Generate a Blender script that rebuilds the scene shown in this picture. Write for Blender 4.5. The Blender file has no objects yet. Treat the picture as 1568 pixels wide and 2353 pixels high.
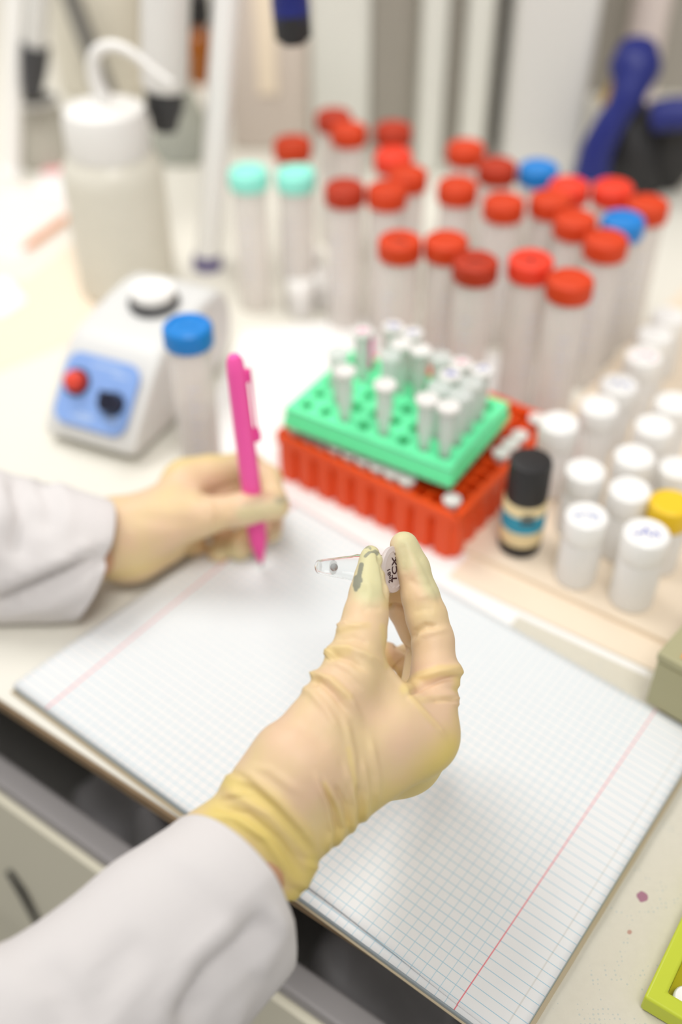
import bpy, bmesh, math, random
import numpy as np
from mathutils import Vector, Matrix
random.seed(7)
PI = math.pi
SC = bpy.context.scene
COL = SC.collection

# ------------------------------------------------------------------ camera
FPX, PITCH, CZ = 2450.0, math.radians(41.0), 0.455
CAM = np.array([0.0, 0.0, CZ])
FWD = np.array([0.0, math.cos(PITCH), -math.sin(PITCH)])
UPV = np.array([0.0, math.sin(PITCH), math.cos(PITCH)])
RGT = np.array([1.0, 0.0, 0.0])
def ray(px, py):
    return FWD + (px - 784.0) / FPX * RGT - (py - 1176.5) / FPX * UPV
def P(px, py, d):
    return CAM + d * ray(px, py)
def U(px, py, z=0.0):
    r = ray(px, py)
    return CAM + r * ((z - CZ) / r[2])
def proj(co):
    v = co - CAM
    d = v @ FWD
    return 784.0 + FPX * (v @ RGT) / d, 1176.5 - FPX * (v @ UPV) / d, d
cam_data = bpy.data.cameras.new('camera')
cam = bpy.data.objects.new('camera', cam_data); COL.objects.link(cam)
cam.location = CAM; cam.rotation_euler = (PI / 2 - PITCH, 0, 0)
cam_data.sensor_width = 36.0; cam_data.lens = FPX / 2353.0 * 36.0
cam_data.clip_start = 0.02; cam_data.clip_end = 20
cam_data.dof.use_dof = True; cam_data.dof.focus_distance = 0.447
cam_data.dof.aperture_fstop = cam_data.lens / 14.0
SC.camera = cam

# ------------------------------------------------------------------ materials
def S(r, g, b):
    f = lambda c: (c / 255 / 12.92) if c / 255 <= 0.04045 else ((c / 255 + 0.055) / 1.055) ** 2.4
    return (f(r), f(g), f(b), 1)
def mat(name, col, rough=0.5, metal=0.0, noise=None, bump=0.0, bscale=200, alpha=1.0, trans=0.0, ior=1.45, sss=0.0, coat=0.0):
    m = bpy.data.materials.new(name); m.use_nodes = True
    nt = m.node_tree; b = nt.nodes['Principled BSDF']
    b.inputs['Base Color'].default_value = col
    b.inputs['Roughness'].default_value = rough; b.inputs['Metallic'].default_value = metal
    b.inputs['Transmission Weight'].default_value = trans; b.inputs['IOR'].default_value = ior
    b.inputs['Alpha'].default_value = alpha; b.inputs['Coat Weight'].default_value = coat
    if sss:
        b.inputs['Subsurface Weight'].default_value = sss
        b.inputs['Subsurface Radius'].default_value = (1, .6, .35); b.inputs['Subsurface Scale'].default_value = 0.004
    tc = nt.nodes.new('ShaderNodeTexCoord')
    nz = nt.nodes.new('ShaderNodeTexNoise'); nz.inputs['Scale'].default_value = bscale; nz.inputs['Detail'].default_value = 4
    nt.links.new(tc.outputs['Object'], nz.inputs['Vector'])
    amt = noise if noise is not None else 0.04
    mx = nt.nodes.new('ShaderNodeMix'); mx.data_type = 'RGBA'
    mx.inputs[6].default_value = col
    mx.inputs[7].default_value = tuple(max(0, c * (1 - amt)) for c in col[:3]) + (1,)
    nt.links.new(nz.outputs['Fac'], mx.inputs[0]); nt.links.new(mx.outputs[2], b.inputs['Base Color'])
    if bump:
        bp = nt.nodes.new('ShaderNodeBump'); bp.inputs['Strength'].default_value = 1; bp.inputs['Distance'].default_value = bump
        nt.links.new(nz.outputs['Fac'], bp.inputs['Height']); nt.links.new(bp.outputs['Normal'], b.inputs['Normal'])
    return m
def frosted(name, col, clear=0.5, rough=0.35):
    m = bpy.data.materials.new(name); m.use_nodes = True
    nt = m.node_tree; b = nt.nodes['Principled BSDF']; out = nt.nodes['Material Output']
    b.inputs['Base Color'].default_value = col; b.inputs['Roughness'].default_value = rough
    tr = nt.nodes.new('ShaderNodeBsdfTransparent'); tl = nt.nodes.new('ShaderNodeBsdfTranslucent')
    tr.inputs[0].default_value = tuple(0.7 + 0.3 * c for c in col[:3]) + (1,)
    tl.inputs[0].default_value = col
    a = nt.nodes.new('ShaderNodeMixShader'); a.inputs[0].default_value = 0.35
    nt.links.new(b.outputs[0], a.inputs[1]); nt.links.new(tl.outputs[0], a.inputs[2])
    c = nt.nodes.new('ShaderNodeMixShader'); c.inputs[0].default_value = clear
    nz = nt.nodes.new('ShaderNodeTexNoise'); nz.inputs['Scale'].default_value = 60
    tc = nt.nodes.new('ShaderNodeTexCoord'); nt.links.new(tc.outputs['Object'], nz.inputs['Vector'])
    mr = nt.nodes.new('ShaderNodeMapRange'); mr.inputs[3].default_value = clear - .06; mr.inputs[4].default_value = clear + .06
    nt.links.new(nz.outputs['Fac'], mr.inputs[0]); nt.links.new(mr.outputs[0], c.inputs[0])
    nt.links.new(a.outputs[0], c.inputs[1]); nt.links.new(tr.outputs[0], c.inputs[2])
    nt.links.new(c.outputs[0], out.inputs[0])
    return m
M = {}
M['white'] = mat('white_plastic', S(244, 243, 240), .35)
M['offwhite'] = mat('offwhite_plastic', S(228, 226, 222), .4)
M['red'] = mat('red_cap_plastic', S(212, 62, 16), .55)
M['redbright'] = mat('bright_red_cap_plastic', S(236, 62, 36), .5)
M['reddark'] = mat('dark_red_cap_plastic', S(182, 50, 18), .55)
M['blue'] = mat('blue_cap_plastic', S(20, 128, 208), .4)
M['cyan'] = mat('mint_cap_plastic', S(150, 240, 222), .45)
M['rack_red'] = mat('red_rack_plastic', S(232, 76, 14), .45)
M['green'] = mat('green_rack_plastic', S(112, 244, 176), .4)
M['tube'] = frosted('frosted_tube_plastic', S(250, 247, 244), .55)
M['micro'] = frosted('microtube_plastic', S(246, 248, 247), .5)
M['bottle'] = frosted('white_bottle_plastic', S(253, 252, 250), .04)
M['wash'] = frosted('wash_bottle_plastic', S(238, 235, 224), .03)
M['black'] = mat('black_plastic', S(38, 37, 38), .5)
M['charcoal'] = mat('charcoal_plastic', S(60, 60, 62), .5)
M['navy'] = mat('navy_plastic', S(26, 36, 112), .45)
M['pink'] = mat('pink_pen_plastic', S(250, 92, 174), .35)
M['pinkdark'] = mat('pink_pen_grip', S(240, 76, 160), .45)
M['lime'] = mat('lime_plastic', S(194, 206, 58), .4)
M['limedark'] = mat('lime_tray_inside', S(196, 186, 10), .4)
M['yellow'] = mat('yellow_cap_plastic', S(240, 200, 40), .45)
M['grey'] = mat('light_grey_plastic', S(214, 213, 209), .5)
M['greycol'] = mat('pale_grey_enamel', S(216, 216, 208), .5)
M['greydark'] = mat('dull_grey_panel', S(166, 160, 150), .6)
M['greymetal'] = mat('grey_metal', S(128, 126, 122), .45, metal=.3)
M['steel'] = mat('brushed_steel', S(170, 170, 168), .35, metal=.8)
M['mixer'] = mat('mixer_housing_plastic', S(214, 214, 212), .4)
M['panelblue'] = mat('blue_panel_film', S(134, 168, 226), .4)
M['panelmark'] = mat('pale_panel_print', S(176, 198, 232), .5)
M['knobred'] = mat('red_button_plastic', S(222, 66, 44), .35)
M['darkblue'] = mat('dark_knob_plastic', S(26, 28, 48), .4)
M['coat'] = mat('lab_coat_cotton', S(218, 214, 213), .9, bump=.00012, bscale=900, noise=.06)
M['skin'] = mat('forearm_skin', S(206, 158, 122), .55, sss=.2, noise=.12, bscale=90)
M['tan'] = mat('tan_board_laminate', S(238, 222, 200), .55, noise=.05, bscale=14)
M['paper'] = mat('white_paper', S(244, 243, 241), .85, noise=.02)
M['cardboard'] = mat('notebook_cover_card', S(206, 190, 160), .8, noise=.08)
M['amber'] = mat('amber_glass', S(150, 84, 20), .2)
M['wall'] = mat('wall_paint', S(206, 194, 184), .9, noise=.05, bscale=3)
M['floor'] = mat('floor_vinyl', S(120, 116, 110), .6, noise=.15, bscale=12)
M['cabinet'] = mat('cabinet_laminate', S(232, 227, 206), .55, noise=.03)
M['rail'] = mat('drawer_rim_metal', S(164, 160, 160), .5)
M['drawer'] = mat('drawer_inside', S(136, 134, 132), .7)
M['bag'] = mat('dark_plastic_bag', S(196, 194, 198), .38, noise=.3, bscale=30)
M['edge'] = mat('worktop_edge_band', S(146, 122, 92), .7, noise=.4, bscale=120)
M['worktop'] = mat('worktop_laminate', S(230, 227, 216), .5, noise=.04, bscale=6)
M['olive'] = mat('olive_box_plastic', S(172, 168, 132), .5, noise=.06, bscale=20)
M['orange'] = mat('orange_stripe', S(250, 156, 52), .5)
M['cream'] = mat('cream_plastic', S(222, 216, 200), .5)
M['pencil'] = mat('orange_pencil_paint', S(226, 170, 130), .5)
M['pinkpaper'] = mat('pink_paper', S(244, 178, 178), .8)
M['palepink'] = mat('pale_pink_paper', S(240, 228, 222), .8)
M['violet'] = mat('violet_rubber', S(92, 84, 130), .6)
M['ink'] = mat('black_marker_ink', S(60, 34, 40), .6)
M['blueink'] = mat('blue_pen_ink', S(128, 136, 206), .6)
M['pinkink'] = mat('pink_marker_ink', S(240, 150, 170), .6)
M['labeltan'] = mat('tan_bottle_label', S(226, 206, 160), .6)
M['labelblue'] = mat('blue_label_band', S(44, 148, 178), .6)
M['glow'] = mat('lamp_diffuser', S(250, 250, 250), .6)
M['amberrubber'] = mat('amber_rubber', S(186, 150, 70), .5)
M['printblue'] = mat('faint_blue_print', S(176, 186, 218), .6)

# ------------------------------------------------------------------ object helpers
def tag(o, label, cat, group=None, kind=None):
    o['label'] = label; o['category'] = cat
    if group: o['group'] = group
    if kind: o['kind'] = kind
    return o
def link(name, me, parent=None, m=None, smooth=True):
    o = bpy.data.objects.new(name, me); COL.objects.link(o)
    if m is not None:
        me.materials.clear()
        for x in (m if isinstance(m, (list, tuple)) else [m]): me.materials.append(x)
    if parent is not None: o.parent = parent
    return o
def empty(name, loc, rz=0.0, scale=1.0):
    o = bpy.data.objects.new(name, None); COL.objects.link(o)
    o.empty_display_size = .01; o.location = loc; o.rotation_euler = (0, 0, rz); o.scale = (scale,) * 3
    return o
def autosmooth(me, ang=40):
    bm = bmesh.new(); bm.from_mesh(me)
    bm.normal_update()
    for f in bm.faces: f.smooth = True
    for e in bm.edges:
        if len(e.link_faces) == 2 and e.calc_face_angle(0) > math.radians(ang): e.smooth = False
    bm.to_mesh(me); bm.free()
    return me
def mesh(name, verts, faces, smooth=True, ang=40):
    me = bpy.data.meshes.new(name)
    me.from_pydata([tuple(map(float, v)) for v in verts], [], faces)
    me.validate()
    bm = bmesh.new(); bm.from_mesh(me)
    bmesh.ops.remove_doubles(bm, verts=bm.verts, dist=1e-7)
    bmesh.ops.recalc_face_normals(bm, faces=bm.faces)
    bm.to_mesh(me); bm.free()
    if smooth: autosmooth(me, ang)
    return me
def lathe_vf(prof, seg=32, knurl=None, base=0, off=(0, 0, 0)):
    """prof list of (r,z[,k]) ; k=1 rings carry the knurl."""
    V, F, rings = [], [], []
    for p in prof:
        r, z = p[0], p[1]
        if r <= 1e-9:
            rings.append([len(V)]); V.append((off[0], off[1], z + off[2])); continue
        idx = []
        for i in range(seg):
            a = 2 * PI * i / seg
            rr = r
            if knurl and len(p) > 2 and p[2]: rr = r * (1 - knurl * (i % 2))
            idx.append(len(V)); V.append((rr * math.cos(a) + off[0], rr * math.sin(a) + off[1], z + off[2]))
        rings.append(idx)
    for a, b in zip(rings[:-1], rings[1:]):
        n = max(len(a), len(b))
        for i in range(n):
            j = (i + 1) % n
            if len(a) == 1 and len(b) == 1: continue
            if len(a) == 1: F.append((a[0], b[i], b[j]))
            elif len(b) == 1: F.append((a[i], a[j], b[0]))
            else: F.append((a[i], a[j], b[j], b[i]))
    return V, [tuple(x + base for x in f) for f in F]
def lathe(name, prof, seg=32, knurl=None, ang=40):
    V, F = lathe_vf(prof, seg, knurl)
    return mesh(name, V, F, ang=ang)
class MB:
    def __init__(self): self.V, self.F, self.mi = [], [], []
    def add(self, V, F, mi=0):
        b = len(self.V); self.V += [tuple(v) for v in V]; self.F += [tuple(x + b for x in f) for f in F]
        self.mi += [mi] * len(F); return self
    def box(self, lo, hi, mi=0, fr=None):
        x0, y0, z0 = lo; x1, y1, z1 = hi
        V = [(x0, y0, z0), (x1, y0, z0), (x1, y1, z0), (x0, y1, z0), (x0, y0, z1), (x1, y0, z1), (x1, y1, z1), (x0, y1, z1)]
        if fr is not None: V = [fr(v) for v in V]
        return self.add(V, [(0, 3, 2, 1), (4, 5, 6, 7), (0, 1, 5, 4), (1, 2, 6, 5), (2, 3, 7, 6), (3, 0, 4, 7)], mi)
    def tube(self, pts, rad, seg=12, mi=0, sq=1.0):
        V, F = sweep(pts, rad, seg, sq); return self.add(V, F, mi)
    def lathe(self, prof, seg=24, off=(0, 0, 0), mi=0):
        V, F = lathe_vf(prof, seg, off=off); return self.add(V, F, mi)
    def build(self, name, m, parent=None, smooth=True, ang=40, bevel=0, bseg=3):
        me = bpy.data.meshes.new(name); me.from_pydata([tuple(map(float, v)) for v in self.V], [], self.F)
        me.polygons.foreach_set('material_index', self.mi)
        bm = bmesh.new(); bm.from_mesh(me); bmesh.ops.recalc_face_normals(bm, faces=bm.faces)
        bm.to_mesh(me); bm.free()
        if smooth: autosmooth(me, ang)
        o = link(name, me, parent, m)
        if bevel:
            b = o.modifiers.new('bevel', 'BEVEL'); b.width = bevel; b.segments = bseg; b.limit_method = 'ANGLE'; b.angle_limit = math.radians(30)
            b.harden_normals = False
        return o
def sweep(pts, rad, seg=12, sq=1.0):
    pts = [np.array(p, float) for p in pts]; n = len(pts)
    if not hasattr(rad, '__len__'): rad = [rad] * n
    V, F, prev = [], [], None
    for i, p in enumerate(pts):
        t = pts[min(i + 1, n - 1)] - pts[max(i - 1, 0)]; t /= np.linalg.norm(t) + 1e-12
        if prev is None:
            a = np.array([0, 0, 1.0]) if abs(t[2]) < .9 else np.array([1.0, 0, 0])
            u = np.cross(t, a)
        else: u = prev - t * (prev @ t)
        u /= np.linalg.norm(u); prev = u; w = np.cross(t, u)
        for k in range(seg):
            a = 2 * PI * k / seg
            V.append(p + rad[i] * (math.cos(a) * u + sq * math.sin(a) * w))
    for i in range(n - 1):
        for k in range(seg):
            j = (k + 1) % seg
            F.append((i * seg + k, i * seg + j, (i + 1) * seg + j, (i + 1) * seg + k))
    F.append(tuple(range(seg))[::-1]); F.append(tuple(range((n - 1) * seg, n * seg)))
    return V, F
def spline(pts, n=8):
    pts = [np.array(p, float) for p in pts]; out = []
    q = [2 * pts[0] - pts[1]] + pts + [2 * pts[-1] - pts[-2]]
    for i in range(1, len(q) - 2):
        for k in range(n):
            t = k / n
            a, b, c, d = q[i - 1], q[i], q[i + 1], q[i + 2]
            out.append(.5 * ((2 * b) + (c - a) * t + (2 * a - 5 * b + 4 * c - d) * t * t + (3 * b - a - 3 * c + d) * t ** 3))
    out.append(pts[-1]); return out
def rprism(name, w, h, t, r, seg=6):
    """rounded rectangle prism in xy centred, z 0..t"""
    pts = []
    for cx, cy, a0 in ((w / 2 - r, h / 2 - r, 0), (-w / 2 + r, h / 2 - r, 90), (-w / 2 + r, -h / 2 + r, 180), (w / 2 - r, -h / 2 + r, 270)):
        for k in range(seg + 1):
            a = math.radians(a0 + 90 * k / seg); pts.append((cx + r * math.cos(a), cy + r * math.sin(a)))
    n = len(pts)
    V = [(x, y, 0) for x, y in pts] + [(x, y, t) for x, y in pts]
    F = [tuple(range(n))[::-1], tuple(range(n, 2 * n))] + [(i, (i + 1) % n, n + (i + 1) % n, n + i) for i in range(n)]
    return mesh(name, V, F, ang=50)
def textmesh(body, size, depth=.00008):
    cu = bpy.data.curves.new('lettering', 'FONT'); cu.body = body; cu.size = size; cu.extrude = depth; cu.offset = size * .012
    cu.align_x = 'CENTER'; cu.align_y = 'CENTER'
    ob = bpy.data.objects.new('lettering', cu); COL.objects.link(ob)
    dg = bpy.context.evaluated_depsgraph_get()
    me = bpy.data.meshes.new_from_object(ob.evaluated_get(dg))
    bpy.data.objects.remove(ob); bpy.data.curves.remove(cu)
    return me
def basis(ex, ey, o):
    ex = np.array(ex, float); ex /= np.linalg.norm(ex)
    ey = np.array(ey, float); ey -= ex * (ex @ ey); ey /= np.linalg.norm(ey)
    ez = np.cross(ex, ey)
    return Matrix([[ex[0], ey[0], ez[0], o[0]], [ex[1], ey[1], ez[1], o[1]], [ex[2], ey[2], ez[2], o[2]], [0, 0, 0, 1]])
def scribble_mesh(w, h, seed, r=.0004, loops=5):
    rd = random.Random(seed); pts = []
    for i in range(loops * 3):
        pts.append(((-w / 2) + w * i / (loops * 3 - 1), h * (rd.random() - .5), 0))
    V, F = sweep(spline(pts, 4), r, 6, .4)
    return mesh('marking', V, F)
# ------------------------------------------------------------------ the setting
E0 = U(0, 1612); _b = U(412, 1885)
EE = (_b - E0) / np.linalg.norm(_b - E0); EN = np.array([-EE[1], EE[0], 0])
def fr(v): return E0 + v[0] * EE + v[1] * EN + np.array([0, 0, v[2]])
def structure(o): o['kind'] = 'structure'; return o
structure(MB().box((-2.2, -1.6, -.80), (2.2, 1.45, -.75), fr=fr).build('floor', M['floor']))
structure(MB().box((-2.2, 1.40, -.75), (2.2, 1.45, 1.7), fr=fr).build('wall_back', M['wall']))

# bench: worktop with edge band, legs under it out of view
bench = empty('workbench', fr((0, 0, -.75)))
tag(bench, 'off-white laboratory workbench with a worn brown edge band, everything stands on it', 'bench')
def child(o, root):
    o.parent = root; o.matrix_parent_inverse = root.matrix_basis.inverted(); return o
child(MB().box((-1.1, .0012, -.008), (1.3, 1.38, 0), fr=fr).build('worktop', M['worktop'], bevel=.001), bench)
child(MB().box((-1.1, -.0006, -.0078), (1.3, .0010, -.0012), fr=fr).build('edge_band', M['edge']), bench)
for x in (-1.05, 1.2):
    for y in (.1, 1.3):
        child(MB().box((x, y, -.75), (x + .05, y + .05, -.0082), fr=fr).build('leg', M['cabinet']), bench)

# open drawer under the bench
dr = empty('drawer_cabinet', fr((.1, 0, -.75)))
tag(dr, 'beige drawer cabinet under the bench edge with its top drawer pulled open', 'cabinet')
RZ = -.075
p0, p1 = U(0, 1714, RZ), U(682, 2227, RZ)
q0, q1 = U(0, 1801, RZ), U(255, 1985, RZ)
ncoord = lambda p: float((p - E0) @ EN)
ni = .5 * (ncoord(p0) + ncoord(p1)); no = .5 * (ncoord(q0) + ncoord(q1))
child(MB().box((-.45, no, RZ - .012), (.6, ni, RZ), fr=fr).build('drawer_rim', M['rail'], bevel=.002), dr)
child(MB().box((-.45, no - .004, RZ - .20), (.6, no + .010, RZ - .0125), fr=fr).build('drawer_front', M['cabinet'], bevel=.002), dr)
mb = MB(); mb.box((-.45, no + .011, RZ - .14), (.6, .30, RZ - .13), fr=fr)
mb.box((-.45, .30, RZ - .14), (.6, .31, RZ + .04), fr=fr)
mb.box((-.46, no + .011, RZ - .14), (-.451, .30, RZ), fr=fr); mb.box((.601, no + .011, RZ - .14), (.61, .30, RZ), fr=fr)
child(mb.build('drawer_tray', M['drawer']), dr)
def onface(px, py, n_):
    r = ray(px, py); o_ = fr((0, n_, 0)); t = ((o_ - CAM) @ EN) / (r @ EN); return CAM + r * t
hd = MB(); hd.tube([onface(22, 2002, no - .005), onface(50, 2050, no - .0065), onface(96, 2135, no - .005)], .0026, 10)
child(hd.build('drawer_handle', M['black']), dr)
mb = MB(); mb.box((-.45, no + .02, -.75), (.6, .45, RZ - .205), fr=fr)
child(mb.build('cabinet_body', M['cabinet'], bevel=.003), dr)
# crumpled dark bags inside the drawer
def bag(name, v0, v1, sx, sy, sz, seed, label):
    n = 44; V = []; F = []
    rd = np.random.RandomState(seed); ph = rd.rand(6, 3) * 6.28; fq = rd.rand(6, 2) * 3 + 1
    for i in range(n):
        for j in range(n):
            x = i / (n - 1) * 2 - 1; y = j / (n - 1) * 2 - 1
            d = max(0, 1 - (abs(x) ** 3 + abs(y) ** 3)) ** .5
            w = sum(math.sin(fq[k][0] * 3 * x + ph[k][0]) * math.sin(fq[k][1] * 3 * y + ph[k][1]) for k in range(6)) * .11
            r = abs(math.sin(5 * x + 3 * y + seed) * math.sin(3 * x - 6 * y)) * .22
            V.append(fr((v0 + sx * x, v1 + sy * y, RZ - .1285 + max(0.0, sz * d * (.75 + w + r)))))
    for i in range(n - 1):
        for j in range(n - 1):
            F.append((i * n + j, i * n + j + 1, (i + 1) * n + j + 1, (i + 1) * n + j))
    o = link(name, mesh(name, V, F, ang=75), None, M['bag'])
    tag(o, label, 'bag', 'plastic bags in the drawer'); return o
bag('plastic_bag', .045, (no + .2) / 2, .085, (.16 - no) / 2, .115, 3, 'crumpled dark grey plastic bag in the open drawer, left of the white sleeve')
bag('plastic_bag', .255, (no + .2) / 2, .095, (.16 - no) / 2, .115, 8, 'crumpled dark purple-grey plastic bag in the drawer, below the notebook corner')

# papers and boards on the bench
def sheet(name, pts, z0, z1, m, label, cat, **k):
    n = len(pts)
    top = [U(px, py, z1) for px, py in pts]; bot = [(v[0], v[1], z0) for v in top]
    V = list(bot) + top; F = [tuple(range(n))[::-1], tuple(range(n, 2 * n))] + [(i, (i + 1) % n, n + (i + 1) % n, n + i) for i in range(n)]
    o = link(name, mesh(name, V, F, ang=30), None, m); tag(o, label, cat, **k); return o
sheet('bench_paper', [(450, 1010), (520, 1130), (600, 1420), (1000, 1560), (1500, 1690), (1488, 1540), (1050, 1336), (1270, 1010), (1240, 840), (820, 730), (560, 760)], .0001, .0004, M['paper'],
      'large plain white paper sheet under the red rack and above the notebook', 'paper')
sheet('table_mat', [(1030, 1325), (1490, 1535), (1800, 1690), (1830, 1600), (1500, 1440), (1120, 1230)], .0005, .0010, M['tan'],
      'pale beige mat strip between the notebook and the bottle board', 'mat')
sheet('bottle_board', [(1045, 1250), (1510, 1462), (1900, 1640), (2150, 900), (1640, 600), (1460, 770), (1320, 930)], .0011, .0045, M['tan'],
      'tan board on the right carrying the white bottles and the black bottle', 'board')
towel_m = mat('paper_towel', S(214, 209, 194), .95, noise=.07, bump=.0004, bscale=260)
def _towel():
    nt = towel_m.node_tree; b = nt.nodes['Principled BSDF']; tc = nt.nodes['Texture Coordinate']
    prev = b.inputs['Base Color'].links[0].from_socket
    vor = nt.nodes.new('ShaderNodeTexVoronoi'); vor.inputs['Scale'].default_value = 480; vor.inputs['Randomness'].default_value = .25
    wav = nt.nodes.new('ShaderNodeTexVoronoi'); wav.feature = 'DISTANCE_TO_EDGE'; wav.inputs['Scale'].default_value = 34; wav.inputs['Randomness'].default_value = .9
    nt.links.new(tc.outputs['Object'], vor.inputs['Vector']); nt.links.new(tc.outputs['Object'], wav.inputs['Vector'])
    a = nt.nodes.new('ShaderNodeMath'); a.operation = 'LESS_THAN'; a.inputs[1].default_value = .24
    nt.links.new(vor.outputs['Distance'], a.inputs[0])
    c = nt.nodes.new('ShaderNodeMath'); c.operation = 'LESS_THAN'; c.inputs[1].default_value = .045
    nt.links.new(wav.outputs['Distance'], c.inputs[0])
    d = nt.nodes.new('ShaderNodeMath'); d.operation = 'MULTIPLY'; nt.links.new(a.outputs[0], d.inputs[0]); nt.links.new(c.outputs[0], d.inputs[1])
    e = nt.nodes.new('ShaderNodeMath'); e.operation = 'MULTIPLY'; e.inputs[1].default_value = .6; nt.links.new(d.outputs[0], e.inputs[0])
    mx = nt.nodes.new('ShaderNodeMix'); mx.data_type = 'RGBA'; mx.inputs[7].default_value = S(176, 186, 184)
    nt.links.new(e.outputs[0], mx.inputs[0]); nt.links.new(prev, mx.inputs[6])
    sock = mx.outputs[2]
    for (px, py, r, col) in ((1477, 2060, .0026, S(160, 110, 132)), (1447, 2141, .00125, S(184, 146, 132))):
        w = U(px, py, .0010)
        sub = nt.nodes.new('ShaderNodeVectorMath'); sub.operation = 'DISTANCE'; sub.inputs[1].default_value = tuple(w)
        nz = nt.nodes.new('ShaderNodeTexNoise'); nz.inputs['Scale'].default_value = 260
        nt.links.new(tc.outputs['Object'], nz.inputs['Vector']); nt.links.new(tc.outputs['Object'], sub.inputs[0])
        ad = nt.nodes.new('ShaderNodeMath'); ad.operation = 'MULTIPLY_ADD'; ad.inputs[1].default_value = .0022; nt.links.new(nz.outputs['Fac'], ad.inputs[0]); nt.links.new(sub.outputs['Value'], ad.inputs[2])
        mr = nt.nodes.new('ShaderNodeMapRange'); mr.inputs[1].default_value = r + .0009; mr.inputs[2].default_value = r + .0013; mr.inputs[3].default_value = .95; mr.inputs[4].default_value = 0
        nt.links.new(ad.outputs[0], mr.inputs[0])
        m2 = nt.nodes.new('ShaderNodeMix'); m2.data_type = 'RGBA'; m2.inputs[7].default_value = col
        nt.links.new(mr.outputs[0], m2.inputs[0]); nt.links.new(sock, m2.inputs[6]); sock = m2.outputs[2]
    nt.links.new(sock, b.inputs['Base Color'])
_towel()
# gently quilted towel lying right of the notebook
def towel():
    n = 60; V = []; F = []
    for i in range(n):
        for j in range(n):
            v0 = .20 + .45 * i / (n - 1); v1 = .001 + .215 * j / (n - 1)
            z = .0007 + .0003 * math.sin(v0 * 210) * math.sin(v1 * 190)
            V.append(fr((v0, v1, z)))
    for i in range(n - 1):
        for j in range(n - 1): F.append((i * n + j, (i + 1) * n + j, (i + 1) * n + j + 1, i * n + j + 1))
    o = link('paper_towel', mesh('paper_towel', V, F), None, towel_m)
    tag(o, 'cream quilted paper towel with two purple stains, right of the notebook', 'paper towel')
towel()

# ------------------------------------------------------------------ notebook
NZ = .0075; CELL = .00486
NA, NBp, NC, ND = [U(px, py, NZ) for px, py in ((30, 1572), (1179, 2409), (1619, 1694), (650, 1138))]
def nb(s, t, z): 
    q = (1 - t) * ((1 - s) * NA + s * NBp) + t * ((1 - s) * ND + s * NC)
    return np.array([q[0], q[1], z])
grid_m = bpy.data.materials.new('squared_paper'); grid_m.use_nodes = True
def _grid():
    nt = grid_m.node_tree; b = nt.nodes['Principled BSDF']; b.inputs['Roughness'].default_value = .8
    N = nt.nodes.new; L = nt.links.new
    uv = N('ShaderNodeUVMap'); sp = N('ShaderNodeSeparateXYZ'); L(uv.outputs[0], sp.inputs[0])
    def math_(op, a, b_=None, c_=None):
        n = N('ShaderNodeMath'); n.operation = op
        for k, x in enumerate((a, b_, c_)):
            if x is None: continue
            if isinstance(x, (int, float)): n.inputs[k].default_value = x
            else: L(x, n.inputs[k])
        return n.outputs[0]
    def line(x, w):
        f = math_('ABSOLUTE', math_('SUBTRACT', math_('FRACT', math_('ADD', x, .5)), .5))
        n = N('ShaderNodeMapRange'); n.inputs[1].default_value = w * .45; n.inputs[2].default_value = w; n.inputs[3].default_value = 1; n.inputs[4].default_value = 0
        L(f, n.inputs[0]); return n.outputs[0]
    def at(x, c, w):
        f = math_('ABSOLUTE', math_('SUBTRACT', x, c))
        n = N('ShaderNodeMapRange'); n.inputs[1].default_value = w * .5; n.inputs[2].default_value = w; n.inputs[3].default_value = 1; n.inputs[4].default_value = 0
        L(f, n.inputs[0]); return n.outputs[0]
    u, v = sp.outputs[0], sp.outputs[1]
    UL = -52.85
    inside = math_('MULTIPLY', math_('LESS_THAN', u, -.2), math_('GREATER_THAN', u, UL + .2))
    vert = math_('MULTIPLY', math_('MULTIPLY', line(u, .05), inside), .48)
    horz = math_('MULTIPLY', line(v, .05), .72)
    blue = math_('MAXIMUM', vert, horz)
    red = math_('MULTIPLY', math_('MAXIMUM', at(u, 0, .075), at(u, UL, .11)), .85)
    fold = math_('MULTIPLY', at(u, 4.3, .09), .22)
    nz = N('ShaderNodeTexNoise'); nz.inputs['Scale'].default_value = 40
    m0 = N('ShaderNodeMix'); m0.data_type = 'RGBA'; m0.inputs[6].default_value = S(230, 231, 231); m0.inputs[7].default_value = S(226, 227, 228); L(nz.outputs['Fac'], m0.inputs[0])
    m1 = N('ShaderNodeMix'); m1.data_type = 'RGBA'; m1.inputs[7].default_value = S(120, 184, 208); L(blue, m1.inputs[0]); L(m0.outputs[2], m1.inputs[6])
    m2 = N('ShaderNodeMix'); m2.data_type = 'RGBA'; m2.inputs[7].default_value = S(226, 96, 110); L(red, m2.inputs[0]); L(m1.outputs[2], m2.inputs[6])
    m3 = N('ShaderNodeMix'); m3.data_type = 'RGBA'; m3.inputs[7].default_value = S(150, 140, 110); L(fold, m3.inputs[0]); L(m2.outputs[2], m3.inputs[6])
    L(m3.outputs[2], b.inputs['Base Color'])
_grid()
WN = np.linalg.norm(NBp - NA)
notebook = empty('notebook', nb(.5, .5, .0011))
tag(notebook, 'open notebook with blue squared pages and red margins under the right hand', 'notebook')
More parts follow.
